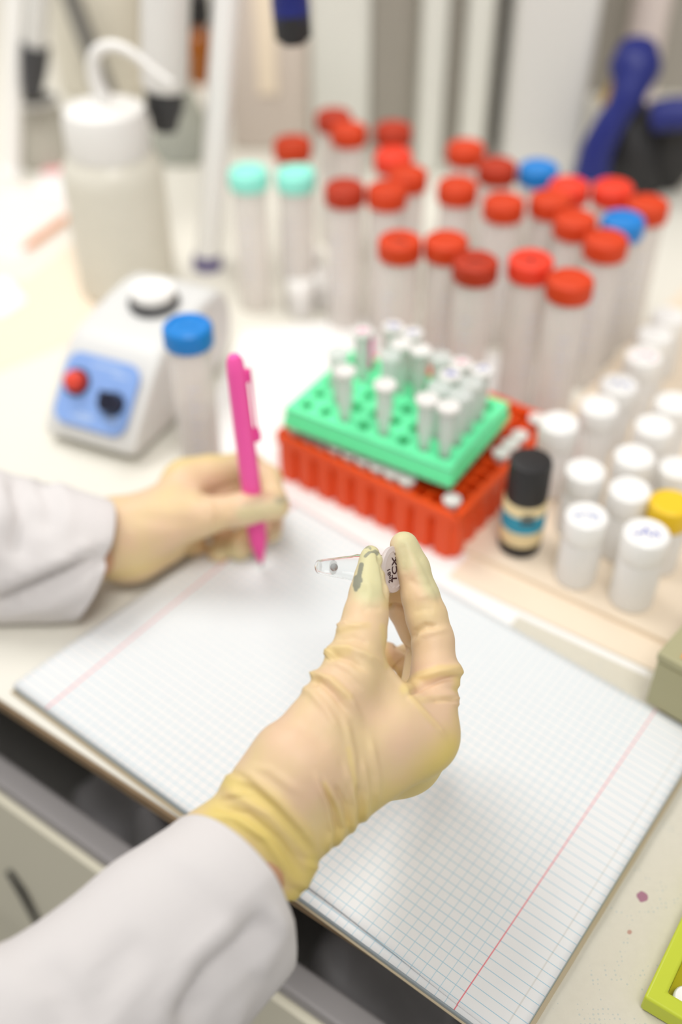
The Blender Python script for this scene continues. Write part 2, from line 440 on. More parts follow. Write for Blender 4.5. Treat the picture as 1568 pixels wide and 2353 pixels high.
def patch(name, zfun, inset=None, ns=80, nt=40, thick=.00012, m=None, over=0.0):
    V, F, UVc = [], [], []
    for j in range(nt + 1):
        for i in range(ns + 1):
            s = i / ns; t = j / nt
            if over: s = -over + s * (1 + 2 * over); t = -over * 1.3 + t * (1 + 2.6 * over)
            t2 = t
            if inset: t2 = t + (1 - t) * inset(s)
            q = nb(s, t2, zfun(s, t2)); V.append(q)
            W = (1 - t2) * np.linalg.norm(NBp - NA) + t2 * np.linalg.norm(NC - ND)
            H = (1 - s) * np.linalg.norm(ND - NA) + s * np.linalg.norm(NC - NBp)
            uR = W - .0275
            UVc.append(((s * W - uR) / CELL * (.3112 / W if False else 1), t2 * H / CELL * (.2 / H) * .9985 - .60))
    n = ns + 1
    for j in range(nt):
        for i in range(ns): F.append((j * n + i, j * n + i + 1, (j + 1) * n + i + 1, (j + 1) * n + i))
    me = bpy.data.meshes.new(name); me.from_pydata([tuple(v) for v in V], [], F)
    uvl = me.uv_layers.new(name='UVMap')
    for l in me.loops: uvl.data[l.index].uv = UVc[l.vertex_index]
    for p in me.polygons: p.use_smooth = True
    o = link(name, me, None, m or grid_m); child(o, notebook)
    if thick:
        so = o.modifiers.new('solid', 'SOLIDIFY'); so.thickness = thick; so.offset = -1
    return o
smooth = lambda a, b, x: (lambda t: t * t * (3 - 2 * t))(min(1, max(0, (x - a) / (b - a))))
ins = lambda s: .020 * smooth(.47, .56, s) * (1 - .85 * smooth(.62, 1.0, s))
lift = lambda s, t: .0022 * smooth(.46, .6, s) * (1 - smooth(.72, .98, s)) * (1 - smooth(0, .25, t))
patch('top_page', lambda s, t: .0074 + lift(s, t), ins)
patch('under_page', lambda s, t: .0069, lambda s: -.006 * smooth(.45, .55, s))
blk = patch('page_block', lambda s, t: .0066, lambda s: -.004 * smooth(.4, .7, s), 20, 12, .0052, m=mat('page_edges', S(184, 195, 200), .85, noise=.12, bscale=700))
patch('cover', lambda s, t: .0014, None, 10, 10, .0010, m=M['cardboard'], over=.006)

# ------------------------------------------------------------------ tube rack pair
def rack_frame(Lp, Fp, Rp, zt):
    L_, F_, R_ = [U(*p, zt) for p in (Lp, Fp, Rp)]
    ex = (F_ - L_); w = np.linalg.norm(ex); ex = ex / w
    ey = np.array([-ex[1], ex[0], 0]); h = abs((R_ - F_) @ ey)
    if (R_ - F_) @ ey < 0: ey = -ey
    return L_, ex, ey, w, h
rL, rex, rey, rw, rh = rack_frame((640, 994), (1048, 1186), (1244, 953), .036)
def rfr(v): return np.array([rL[0], rL[1], 0]) + v[0] * rex + v[1] * rey + np.array([0, 0, v[2]])
ZP = .0009
rack = empty('tube_rack', rfr((rw / 2, rh / 2, ZP)))
tag(rack, 'red ribbed plastic tube rack standing on the white paper, beneath the green rack', 'tube rack')
# ribbed wall
mb = MB(); out = []; nr = 9
def wallpts(off, amp):
    pts = []
    for side, (o, dx, dy, ln) in enumerate((((0, 0), (1, 0), None, rw), ((rw, 0), (0, 1), None, rh), ((rw, rh), (-1, 0), None, rw), ((0, rh), (0, -1), None, rh))):
        nx, ny = dx[1], -dx[0]
        N = nr if ln == rw else 9
        for k in range(N * 16):
            t = k / (N * 16); ph = (t * N) % 1
            bump = amp * (1 if .17 < ph < .83 else -0.55 if (.12 < ph < .88) else -1.5)
            d = off + bump
            pts.append((o[0] + dx[0] * ln * t + nx * d, o[1] + dx[1] * ln * t + ny * d))
    return pts
lowz = []
pt_o = wallpts(.0006, .0016); pt_flat = wallpts(.0022, 0); pt_i = wallpts(-.0022, 0)
rings = [[rfr((x, y, z)) for x, y in pts] for pts, z in ((pt_i, ZP + .001), (pt_o, ZP), (pt_o, .0285), (pt_flat, .0292), (pt_flat, .036), (pt_i, .036))]
V = [v for r in rings for v in r]; n = len(pt_o); F = []
for r in range(len(rings) - 1):
    for i in range(n): F.append((r * n + i, r * n + (i + 1) % n, (r + 1) * n + (i + 1) % n, (r + 1) * n + i))
for i in range(n): F.append(((len(rings) - 1) * n + i, (len(rings) - 1) * n + (i + 1) % n, (i + 1) % n, i))
mb.add(V, F); child(mb.build('wall', M['rack_red'], ang=35), rack)
def lattice(nx, ny, W, H, zt, th, bar, f):
    mb = MB()
    for i in range(nx + 1):
        x = W * i / nx; mb.box((max(0, x - bar / 2), 0, zt - th), (min(W, x + bar / 2), H, zt), fr=f)
    for j in range(ny + 1):
        y = H * j / ny; mb.box((0, max(0, y - bar / 2), zt - th + .00005), (W, min(H, y + bar / 2), zt - .00005), fr=f)
    return mb
RNX, RNY = 12, 10
def rfi(v): return rfr((v[0] + .003, v[1] + .003, v[2]))
rwi, rhi = rw - .006, rh - .006
child(lattice(RNX, RNY, rwi, rhi, .0335, .012, .0026, rfi).build('hole_plate', M['rack_red'], ang=30), rack)
child(MB().box((.0025, .0025, ZP + .0005), (rw - .0025, rh - .0025, ZP + .002), fr=rfr).build('base', M['rack_red']), rack)

# microtube (lid, body) meshes
mt_body = lathe('body', [(0, 0), (.0016, .0004), (.0021, .002), (.0043, .0165), (.0048, .018), (.0048, .034), (.0057, .0345), (.0057, .036), (.0050, .036), (.0043, .0345), (.0043, .018), (.0038, .0165), (.0016, .0025), (0, .0018)], 20)
mt_lid = lathe('lid', [(0, .0352), (.0040, .0352), (.0042, .0361), (.0064, .0361), (.0066, .0368), (.0066, .0380), (.0060, .0386), (.0045, .0386), (.0042, .0380), (0, .0380)], 24)
mtm = [mt_body, mt_lid]
mt_body.materials.append(M['micro']); mt_lid.materials.append(M['offwhite'])
def microtube(base, label, group, cap=None, scale=1.0, rz=0):
    r = empty('microtube', base, rz, scale); tag(r, label, 'microtube', group)
    o = bpy.data.objects.new('body', mt_body); COL.objects.link(o); o.parent = r
    o = bpy.data.objects.new('lid', mt_lid if cap is None else cap); COL.objects.link(o); o.parent = r
    return r
def capcopy(m):
    c = mt_lid.copy(); c.materials.clear(); c.materials.append(m); return c
mt_lid_clear = capcopy(M['micro'])
ordn = ['first', 'second', 'third', 'fourth', 'fifth', 'sixth', 'seventh', 'eighth', 'ninth', 'tenth', 'eleventh', 'twelfth']
# row of lids along the near-left edge of the red rack (lids just above the rack rim)
used = set()
def rack_cell(px, py, z):
    w = U(px, py, z) - np.array([rL[0], rL[1], z]); x = w @ rex - .003; y = w @ rey - .003
    i = min(RNX - 1, max(0, int(x / rwi * RNX))); j = min(RNY - 1, max(0, int(y / rhi * RNY)))
    return i, j
def put_red(i, j, label, group, cap=None):
    used.add((i, j))
    c = rfi((rwi * (i + .5) / RNX, rhi * (j + .5) / RNY, 0))
    t = microtube((c[0], c[1], ZP + .0021), label, group, cap, 1.0)
    t.scale = (.86, .86, .95); return t
for k in range(9):
    put_red(k, 0, 'small lidded tube, %s from the left along the near edge of the red rack' % ordn[k], 'tubes in the near row of the red rack', mt_lid_clear if k in (1, 2) else None)
put_red(11, 0, 'small white-lidded tube alone in the near corner of the red rack', 'tubes in the red rack')
for k, j in enumerate((5, 6, 7, 9)):
    put_red(11, j, 'small tube, %s from the front on the right edge of the red rack' % ordn[k], 'tubes on the right edge of the red rack')

gL, gex, gey, gw, gh = rack_frame((655, 938), (1038, 1080), (1165, 925), .058)
GB = .0445
def gfr(v): return np.array([gL[0], gL[1], 0]) + v[0] * gex + v[1] * gey + np.array([0, 0, v[2]])
grack = empty('tube_rack', gfr((gw / 2, gh / 2, GB)))
tag(grack, 'translucent green tube rack with open tubes, lying on top of the red rack', 'tube rack')
GNX, GNY = 8, 5
def gfi(v): return gfr((v[0] + .003, v[1] + .003, v[2]))
gwi, ghi = gw - .006, gh - .006
mb = lattice(GNX, GNY, gwi, ghi, .058, .0025, .0072, gfi)
child(mb.build('top_plate', M['green'], ang=30), grack)
mb = MB()
for lo, hi in (((0, 0), (gw, .003)), ((0, gh - .003), (gw, gh)), ((0, .003), (.003, gh - .003)), ((gw - .003, .003), (gw, gh - .003))):
    mb.box((lo[0], lo[1], GB + .004), (hi[0], hi[1], .0582), fr=gfr)
for lo, hi in (((-.001, -.001), (gw + .001, 0)), ((-.001, gh), (gw + .001, gh + .001)), ((-.001, 0), (0, gh)), ((gw, 0), (gw + .001, gh))):
    mb.box((lo[0], lo[1], GB), (hi[0], hi[1], GB + .0052), fr=gfr)
child(mb.build('skirt', M['green'], ang=30), grack)
child(MB().box((.003, .003, GB + .0042), (gw - .003, gh - .003, GB + .0056), fr=gfr).build('floor_plate', M['green'], ang=30), grack)
# tubes standing in the green rack
gt = [(806, 860, 'w'), (886, 891, 'w'), (971, 916, 'w'), (1035, 944, 'w'), (1057, 905, 'c'), (1043, 846, 'b'), (1009, 874, 'c'), (891, 818, 'c'), (936, 768, 'b'), (872, 756, 'b'),
      (821, 762, 'p'), (768, 800, 'c'), (914, 800, 'w'), (953, 804, 'w'), (987, 825, 'c'), (1119, 838, 'b'), (1063, 818, 'r'), (1090, 877, 'c')]
cells = {}
TZ = GB + .0058; TS = 1.16
for px, py, c in gt:
    w = U(px, py, TZ + .038 * TS) - np.array([gL[0], gL[1], TZ + .038 * TS]); x = w @ gex - .003; y = w @ gey - .003
    i = min(GNX - 1, max(0, int(x / gwi * GNX))); j = min(GNY - 1, max(0, int(y / ghi * GNY)))
    if (i, j) in cells:
        for di, dj in ((0, 1), (1, 0), (-1, 0), (0, -1), (1, 1), (-1, 1), (2, 0), (-2, 0)):
            if (i + di, j + dj) not in cells and 0 <= i + di < GNX and 0 <= j + dj < GNY: i, j = i + di, j + dj; break
    cells[(i, j)] = c
rowsn = ['near row', 'second row', 'middle row', 'fourth row', 'back row']
for j in range(GNY):
    row = sorted(i for (i, jj) in cells if jj == j)
    for k, i in enumerate(row):
        c = cells[(i, j)]
        q = gfi((gwi * (i + .5) / GNX, ghi * (j + .5) / GNY, TZ))
        lbl = 'clear tube in the %s of the green rack, %s from the left' % (rowsn[j], ordn[k])
        t = microtube(q, lbl, 'tubes standing in the green rack', {'c': mt_lid_clear}.get(c), 1.0)
        t.scale = (TS * .92, TS * .92, TS)
        if c in 'bpr':
            mk = link('marking', scribble_mesh(.006, .004, i + j * 9, .0006, 2), t, {'b': M['blueink'], 'p': M['pink'], 'r': M['pinkink']}[c]); mk.location = (0, 0, .0389)
        if c == 'p':
            mb = MB(); mb.tube([(0.0053, 0, .014), (.0053, 0, .033)], .0016, 8); mb.build('stripe', M['pink'], t)

# ------------------------------------------------------------------ capped tubes
TH = .118
tube_body = lathe('body', [(0, .002), (.0118, .002), (.0118, 0), (.0132, 0), (.0134, .002), (.0134, .1025), (.0126, .1035), (.0126, .114), (.0118, .114), (.0118, .004), (0, .004)], 32)
tube_body.materials.append(M['tube'])
cap_prof = [(.0130, .1043), (.0152, .1043, 1), (.0155, .1052, 1), (.0155, .1150, 1), (.0149, .1165), (.0132, .1180), (.0118, .1178), (.0112, .1166), (0, .1166)]
cap_base = lathe('cap', cap_prof, 56, knurl=.035, ang=30)
cap_me = {}
for k in ('red', 'redbright', 'reddark', 'blue', 'cyan'):
    c = cap_base.copy(); c.materials.clear(); c.materials.append(M[k]); cap_me[k] = c
grad = MB()
for k in range(8):
    a0 = -1.9; z = .03 + k * .007
    pts = [(.01352 * math.cos(a0 + .05 * i), .01352 * math.sin(a0 + .05 * i), z) for i in range(6 + 5 * (k % 2))]
    grad.tube(pts, .0003, 5)
grad_o = grad.build('graduation_print', M['printblue']); grad_me = grad_o.data; bpy.data.objects.remove(grad_o)
def captube(px, py, col, label, group, mark=None, rz=0.0, z0=.0):
    w = U(px, py - 8, TH + z0)
    r = empty('capped_tube', (w[0], w[1], z0), rz); tag(r, label, 'tube', group)
    for nm, me in (('body', tube_body), ('cap', cap_me[col]), ('graduation_print', grad_me)):
        o = bpy.data.objects.new(nm, me); COL.objects.link(o); o.parent = r
        if nm == 'cap': cp = o
    if mark:
        mk = link('marking', scribble_mesh(.012, .008, int(px), .0006, 3), cp, M['ink']); mk.location = (0, 0, .1170)
    return r
G = 'capped tubes standing at the back'
tubes = [
 (920, 555, 'red', 'red-capped tube with black writing on its cap, leftmost of the five nearest red caps', 1),
 (1027, 555, 'red', 'red-capped tube just right of the black-marked leftmost near cap', 0),
 (1095, 603, 'reddark', 'darkest red-capped tube of the near row, with a faint mark on its cap', 1),
 (1222, 600, 'redbright', 'brightest red-capped tube with a dark mark, left of the nearest red cap', 1),
 (1313, 645, 'red', 'red-capped tube nearest the camera, at the right end of the near row', 0),
 (793, 432, 'reddark', 'red-capped tube just right of the two mint-capped tubes', 0),
 (890, 437, 'red', 'red-capped tube touching the right side of the one beside the mint caps', 0),
 (767, 267, 'reddark', 'red-capped tube farthest to the back left, top of the group', 0),
 (802, 298, 'red', 'red-capped tube half in front of the farthest back left one', 0),
 (905, 297, 'reddark', 'red-capped tube alone in front of the dull grey panel', 0),
 (905, 358, 'redbright', 'red-capped tube directly in front of the one by the grey panel', 0),
 (938, 400, 'red', 'red-capped tube behind the touching pair in the left middle', 0),
 (1072, 340, 'red', 'red-capped tube at the back, standing before the middle grey column', 0),
 (1145, 382, 'reddark', 'dark red-capped tube just left of the far blue cap', 0),
 (1240, 387, 'blue', 'blue-capped tube at the back in front of the large grey housing', 0),
 (1053, 427, 'red', 'red-capped tube in front of the one before the middle grey column', 0),
 (1160, 465, 'red', 'red-capped tube standing clear in the centre of the group', 0),
 (1310, 428, 'redbright', 'red-capped tube right of the far blue cap, partly hidden', 0),
 (1412, 432, 'redbright', 'red-capped tube standing before the black and navy tool', 0),
 (1268, 458, 'red', 'red-capped tube between the far blue cap and the near right row', 0),
 (1325, 505, 'red', 'red-capped tube just left of the right-hand blue cap', 0),
 (1435, 507, 'blue', 'blue-capped tube on the right among red caps', 0),
 (1492, 470, 'red', 'red-capped tube farthest to the right, behind the right-hand blue cap', 0),
 (1396, 552, 'red', 'red-capped tube in front of the right-hand blue cap', 0),
 (672, 330, 'red', 'red-capped tube behind the right mint-capped tube', 0),
 (570, 397, 'cyan', 'left mint-capped tube beside the white stand post', 0),
 (680, 399, 'cyan', 'right mint-capped tube, left of the red-capped group', 0),
]
for k, (px, py, c, lb, mk) in enumerate(tubes):
    captube(px, py, c, lb, G, mk, rz=(k * 37 % 60 - 30) / 57.3)
bt = captube(430, 752, 'blue', 'blue-capped tube standing in front of the vortex mixer', None, 0, rz=.2)
mb = MB(); mb.lathe([(0, .004), (.0115, .0041), (.0115, .055), (0, .055)], 24)
mb.build('liquid', frosted('pale_liquid', S(206, 206, 212), .5), bt)
mk = link('marking', scribble_mesh(.012, .008, 5, .0005, 3), [c for c in bt.children if c.name.startswith('cap')][0], M['blue']); mk.location = (0, 0, .1170)

# low clear tray behind the tubes' feet
# ------------------------------------------------------------------ white bottles on the board
wb_body = lathe('body', [(0, 0), (.0110, 0), (.0122, .0012), (.0122, .0315), (.0116, .0330), (.0106, .0338), (.0106, .046), (0, .046)], 32); wb_body.materials.append(M['bottle'])
wb_cap_prof = [(.0108, .0345), (.0124, .0345, 1), (.0127, .0355, 1), (.0127, .0475, 1), (.0122, .0490), (.0108, .0500), (.0100, .0494), (0, .0494)]
wb_cap = lathe('cap', wb_cap_prof, 60, knurl=.02, ang=30); wb_cap.materials.append(M['white'])
wb_cap_y = wb_cap.copy(); wb_cap_y.materials.clear(); wb_cap_y.materials.append(M['yellow'])
BZ = .0046
def bottle(px, py, label, cap=None, mark=None, s=1.0, sz=1.0):
    w = U(px, py, BZ + .05 * s * sz)
    r = empty('plastic_bottle', (w[0], w[1], BZ), (px * 13 % 70) / 57.3); r.scale = (s, s, s * sz); tag(r, label, 'bottle', 'small white bottles on the tan board')
    o = bpy.data.objects.new('body', wb_body); COL.objects.link(o); o.parent = r
    c = bpy.data.objects.new('cap', cap or wb_cap); COL.objects.link(c); c.parent = r
    if mark:
        mk = link('marking', scribble_mesh(.014, .009, int(px), .0005, 4), c, mark); mk.location = (0, 0, .0498); mk.rotation_euler = (0, 0, -r.rotation_euler.z - .3)
    return r
bottle(1350, 1182, 'white bottle nearest the black bottle, front left of the white bottles', mark=M['printblue'])
b2 = bottle(1488, 1222, 'white bottle with blue pen writing on its cap, nearest the camera', mark=M['blueink'], s=1.06)
bottle(1450, 1122, 'white bottle just left of the yellow-capped one')
bottle(1347, 1078, 'white bottle with a slightly darker cap, right behind the black bottle cap', s=.98)
bottle(1287, 968, 'white bottle right of the red rack, directly behind the black bottle', sz=1.1)
bottle(1380, 930, 'white bottle in the left column, second behind the black bottle')
bottle(1425, 880, 'white bottle with a blue mark on its cap, in front of the pink-marked one', mark=M['printblue'])
bottle(1482, 815, 'white bottle with pink marks on its cap', mark=M['pinkink'])
bottle(1508, 765, 'white bottle just behind the pink-marked one')
bottle(1540, 722, 'white bottle at the far end of the left column')
bottle(1507, 975, 'white bottle second from the front in the right column, behind the plain middle one')
bottle(1552, 922, 'white bottle at the right picture edge, behind the right column')
bottle(1460, 1045, 'plain white bottle in the middle of the board')
bottle(1545, 1152, 'white bottle with a bright yellow cap at the right edge', cap=wb_cap_y)
bottle(1560, 1072, 'white bottle at the right edge behind the yellow-capped one', s=.9)

# black dropper bottle
w = U(1223, 1052, .0735)
bb = empty('dropper_bottle', (w[0], w[1], BZ), 0); tag(bb, 'black bottle with tan and blue label beside the red rack', 'bottle')
link('body', lathe('body', [(0, 0), (.0116, 0), (.0130, .0014), (.0130, .037), (.0122, .040), (.0108, .042), (.0108, .060), (0, .060)], 40), bb, M['black'])
link('cap', lathe('cap', [(.011, .0405), (.0126, .0405, 1), (.0128, .042, 1), (.0126, .0655, 1), (.0120, .0672), (.0100, .0680), (0, .0676)], 60, knurl=.02, ang=30), bb, M['black'])
lab = link('label', lathe('label', [(.0131, .0095), (.01325, .0095), (.01325, .0395), (.0126, .0404)], 48), bb, M['labeltan'])
link('colour_band', lathe('colour_band', [(.01327, .0205), (.01338, .0205), (.01338, .0325), (.01327, .0325)], 48), lab, M['labelblue'])
mb = MB()
for k in range(5): mb.box((-.0035 + k * .0015, -.01375, .0335), (-.0025 + k * .0015, -.01325, .0365), 0)
mb.box((-.004, -.01375, .0285), (.004, -.0133, .0315), 0)
mb.build('print', M['charcoal'], lab)
# ------------------------------------------------------------------ vortex mixer
mw = np.array([.913, -.407, 0]); ma = np.array([.407, .913, 0])
m0 = .5 * (U(130, 985) + U(345, 1052)); m0[2] = 0; m0 = m0 - ma * .016
MWID = .074
vm = empty('vortex_mixer', tuple(m0 + ma * .06)); tag(vm, 'pale grey vortex mixer with blue front panel, red button and white cup', 'vortex mixer')
def vfr(v): return m0 + v[0] * mw + v[1] * ma + np.array([0, 0, v[2]])
prof = [(.004, .006), (.000, .010), (.001, .017), (.041, .060), (.052, .066), (.066, .068), (.108, .073), (.130, .072), (.142, .064), (.147, .050), (.147, .006)]
def vbody():
    # superelliptic widths along the side profile, closed loft across the width
    xs = [-1, -.985, -.94, -.86, -.74, -.4, 0, .4, .74, .86, .94, .985, 1]
    cy, cz = .068, .034
    V = []; F = []; n = len(prof)
    for x in xs:
        k = (1 - abs(x) ** 7) ** .16 if abs(x) < 1 else .62
        k = max(k, .62)
        for y, z in prof:
            V.append(vfr((x * MWID / 2, cy + (y - cy) * (.86 + .14 * k), .006 + (z - .006) * (.80 + .20 * k))))
    for i in range(len(xs) - 1):
        for j in range(n): F.append((i * n + j, i * n + (j + 1) % n, (i + 1) * n + (j + 1) % n, (i + 1) * n + j))
    F.append(tuple(range(n))); F.append(tuple(range((len(xs) - 1) * n, len(xs) * n))[::-1])
    return V, F
V, F = vbody(); o = link('housing', mesh('housing', V, F, ang=180), None, M['mixer'])
child(o, vm)
sb = o.modifiers.new('sub', 'SUBSURF'); sb.levels = 2; sb.render_levels = 2
for sx in (-1, 1):
    for y in (.018, .12):
        child(MB().lathe([(0, 0), (.006, 0), (.006, .0075), (0, .0075)], 16, off=tuple(vfr((sx * .024, y, 0)))).build('foot', M['black']), vm)
# front panel frame: centre of the sloping face
fn = np.array([0, -.043, .040]); fn = fn / np.linalg.norm(fn)
def vdir(v): return v[0] * mw + v[1] * ma + np.array([0, 0, v[2]])
pc = vfr((0, .0205, .0388)) + vdir(fn) * .0009
pan = link('front_panel', rprism('front_panel', .058, .050, .0012, .010), vm, M['panelblue'])
ez = vdir(fn); ex = mw; ey = np.cross(ez, ex)
Mw = basis(ex, ey, pc); pan.matrix_parent_inverse = vm.matrix_basis.inverted(); pan.matrix_basis = Mw
mb = MB()
for k, (x, y, w_) in enumerate(((.002, .019, .022), (.014, .0155, .012), (-.006, -.019, .016), (-.003, -.0165, .012), (.010, .003, .006), (.017, -.0145, .008))):
    mb.box((x - w_ / 2, y - .0009, .0012), (x + w_ / 2, y + .0009, .00135))
pm = mb.build('print', M['panelmark'], pan)
rb = link('button', lathe('button', [(0, .0125), (.003, .0122), (.0058, .0104), (.0072, .0075), (.0076, .004), (.0076, .0012), (0, .0012)], 28), pan, M['knobred']); rb.location = (-.0165, .004, 0)
rg = link('button_ring', lathe('button_ring', [(.0076, .0013), (.0098, .0013), (.0096, .003), (.0078, .003), (.0076, .0013)], 28), pan, M['darkblue']); rg.location = (-.0165, .004, 0)
kb = MB(); kb.lathe([(0, .0013), (.0085, .0013), (.0082, .005), (.0070, .012), (0, .0125)], 24); kb.box((-.0016, -.0075, .0125), (.0016, .0075, .0155))
ko = kb.build('knob', M['darkblue'], pan); ko.location = (.0155, -.004, 0); ko.rotation_euler = (0, 0, .7)
# cup on top
cc = vfr((.004, .094, .0700))
child(MB().lathe([(0, -.002), (.0175, -.002), (.0185, .003), (.0165, .006), (0, .006)], 36, off=tuple(cc)).build('cup_collar', M['charcoal']), vm)
child(MB().lathe([(0, .0065), (.0150, .0062), (.0158, .010), (.0150, .0135), (.0125, .0140), (.006, .0115), (0, .0110)], 36, off=tuple(cc)).build('cup', M['white']), vm)
child(MB().tube([vfr((-.0368, .060, .052)), vfr((-.0395, .060, .052))], .003, 12).build('switch', M['pinkpaper']), vm)

# ------------------------------------------------------------------ wash bottle
wq = U(345, 655)
wb = empty('wash_bottle', (wq[0] - .018, wq[1], 0)); tag(wb, 'tall cloudy white wash bottle with curved spout behind the vortex mixer', 'wash bottle')
link('body', lathe('body', [(0, .001), (.036, 0), (.0405, .004), (.0405, .098), (.0395, .106), (.036, .113), (.031, .118), (.0295, .120), (.0295, .132), (0, .132)], 48), wb, M['wash'])
link('cap', lathe('cap', [(.0298, .118), (.0325, .118, 1), (.0332, .122, 1), (.0328, .146, 1), (.0305, .152), (.020, .155), (.008, .157), (.0065, .164), (0, .164)], 64, knurl=.012), wb, M['offwhite'])
sp = spline([(0, 0, .160), (-.003, 0, .176), (.000, -.002, .192), (.011, -.004, .199), (.026, -.008, .197), (.046, -.014, .183), (.058, -.018, .176)], 8)
V, F = sweep(sp, list(np.linspace(.0062, .0026, len(sp))), 14); link('spout', mesh('spout', V, F), wb, M['offwhite'])

# ------------------------------------------------------------------ pen
tip = U(601, 1303, .0078); 
def solve_len(px, py, base, L, d0, d1):
    for _ in range(60):
        dm = .5 * (d0 + d1)
        if np.linalg.norm(P(px, py, dm) - base) < L: d1 = dm
        else: d0 = dm
    return P(px, py, dm)
ptop = solve_len(538, 818, tip, .146, .40, .60)
PA = (ptop - tip) / np.linalg.norm(ptop - tip)
pside = np.cross(PA, np.array([0, 1.0, 0])); pside /= np.linalg.norm(pside)
if pside[0] < 0: pside = -pside
pen = empty('pen', tuple(tip)); tag(pen, 'bright pink ballpoint pen held upright in the left hand', 'pen')
Mp = basis(pside, np.cross(PA, pside), tip)
def penpart(name, me, m, par=None):
    o = link(name, me, par or pen, m)
    if par is None: o.matrix_parent_inverse = pen.matrix_basis.inverted(); o.matrix_basis = Mp
    return o
penpart('tip', lathe('tip', [(0, 0), (.0005, .0008), (.0009, .004), (.0013, .005), (0, .005)], 16), M['steel'])
penpart('grip', lathe('grip', [(.0015, .0045), (.0032, .011), (.0050, .020), (.0058, .032), (.0057, .044), (0, .044)], 24), M['pinkdark'])
brl = penpart('barrel', lathe('barrel', [(0, .044), (.0057, .044), (.0055, .100), (.0050, .136), (.0044, .143), (.0030, .146), (0, .1465)], 24), M['pink'])
mb = MB(); mb.box((.0044, -.0022, .131), (.0074, .0022, .137)); mb.box((.0066, -.0020, .096), (.0076, .0020, .137)); mb.lathe([(0, .092), (.0018, .0925), (.0025, .096), (.0016, .1005), (0, .101)], 12, off=(.0068, 0, 0))
_c = mb.build('clip', M['pinkdark'], pen); _c.matrix_parent_inverse = pen.matrix_basis.inverted(); _c.matrix_basis = Mp

# ------------------------------------------------------------------ stand with pipettes and other things at the back left
st = empty('pipette_stand', tuple(U(250, 500))); tag(st, 'white stand with two slanted posts carrying pipettes at the back left', 'stand')
def leaning(b, tpx, z_top_px=0, z=.34):
    base = U(*b); 
    r = ray(*tpx); t = (base[1] - CAM[1]) / r[1]; top = CAM + r * t
    k = z / top[2]; return base, base + (top - base) * k
tops = []
for (bx, by), (tx, ty), rad in (((30, 412), (38, 0), .0078), ((478, 612), (522, 0), .0105)):
    a, b = leaning((bx, by), (tx, ty)); tops.append(b)
    a = a + np.array([0, 0, .005])
    mb = MB(); mb.tube([a, b], rad, 20); child(mb.build('post', M['white']), st)
    child(MB().lathe([(0, .0002), (.013, .0002), (.013, .006), (.0115, .012), (0, .012)], 24, off=tuple(np.array([a[0], a[1], 0]))).build('foot', M['violet'] if bx > 100 else M['white']), st)
rv = tops[1] - tops[0]; rv /= np.linalg.norm(rv)
r0, r1 = tops[0] - rv * .06, tops[1] + rv * .14
child(MB().tube([r0, r1], .014, 16).build('rail', M['white']), st)
def pipette(px0, py0, px1, py1, frac, rad, label, bm, tm, ring=None, rt=None):
    """hangs from the rail; (px0,py0) image point where the dark lower part starts, (px1,py1) its tip"""
    q = r0 + (r1 - r0) * frac
    fd = q[1]
    A = ray(px0, py0); A = CAM + A * (fd / A[1]); B = ray(px1, py1); B = CAM + B * (fd / B[1])
    ax = A - B; L = np.linalg.norm(ax); ax /= L; rt = rt or rad
    top = A + ax * ((q[2] - .0148 - A[2]) / ax[2])
    r = empty('pipette', tuple(B)); tag(r, label, 'pipette', 'pipettes hanging from the stand')
    child(MB().tube([A - ax * .004, A + ax * .002, top], [rad * .9, rad, rad * 1.02], 20).build('body', bm), r)
    child(MB().tube([B, B + ax * L * .3, A - ax * .02, A - ax * .0041], [rt * .66, rt * .84, rt * .98, rt], 18).build('tip_ejector', tm), r)
    if ring: child(MB().tube([A - ax * .008, A + ax * .004], [rad * 1.03, rad * 1.03], 20).build('collar', ring), r)
    return r
pipette(82, 95, 74, 220, .14, .0105, 'light grey pipette with dark tip by the left post', M['grey'], M['charcoal'], None, .0135)
pipette(379, 190, 378, 296, .70, .0185, 'white pipette with dark grey end behind the wash bottle spout', M['offwhite'], M['charcoal'], None, .0155)
pipette(668, 14, 676, 98, .97, .0125, 'black pipette end with navy collar hanging at the top middle', M['navy'], M['black'], M['navy'], .013)

# amber bottle
w = U(462, 196)
ab = empty('amber_bottle', (w[0], w[1] + .02, 0)); tag(ab, 'small amber glass bottle with black cap behind the right stand post', 'bottle')
link('body', lathe('body', [(0, .001), (.021, 0), (.0225, .003), (.0225, .048), (.020, .056), (.012, .063), (.0105, .072), (0, .072)], 32), ab, M['amber'])
link('cap', lathe('cap', [(.0108, .066), (.017, .066, 1), (.0178, .069, 1), (.0175, .095, 1), (.016, .098), (0, .098)], 48, knurl=.03), ab, M['black'])
# clear funnel-like flask behind the post
w = U(425, 350)
fl = empty('flask', (w[0], w[1], 0)); tag(fl, 'clear conical flask just right of the wash bottle cap', 'flask')
link('body', lathe('body', [(0, .001), (.036, 0), (.040, .004), (.014, .068), (.0125, .072), (.0125, .094), (.0145, .096), (.0115, .096), (.0115, .070), (.037, .006), (0, .004)], 36), fl, frosted('flask_glass', S(214, 216, 208), .5))
# grey conical beaker at far left
w = U(108, 366)
gb = empty('beaker', (w[0], w[1], 0)); tag(gb, 'grey tapered beaker beneath the light grey pipette', 'beaker')
link('body', lathe('body', [(0, .001), (.034, 0), (.0365, .004), (.022, .056), (.0205, .062), (.0195, .062), (.034, .006), (0, .004)], 36), gb, mat('grey_translucent', S(172, 168, 156), .5))
link('rim', lathe('rim', [(.0200, .0600), (.0225, .0600), (.0225, .064), (.0195, .064), (.0195, .0618)], 36), gb, M['grey'])
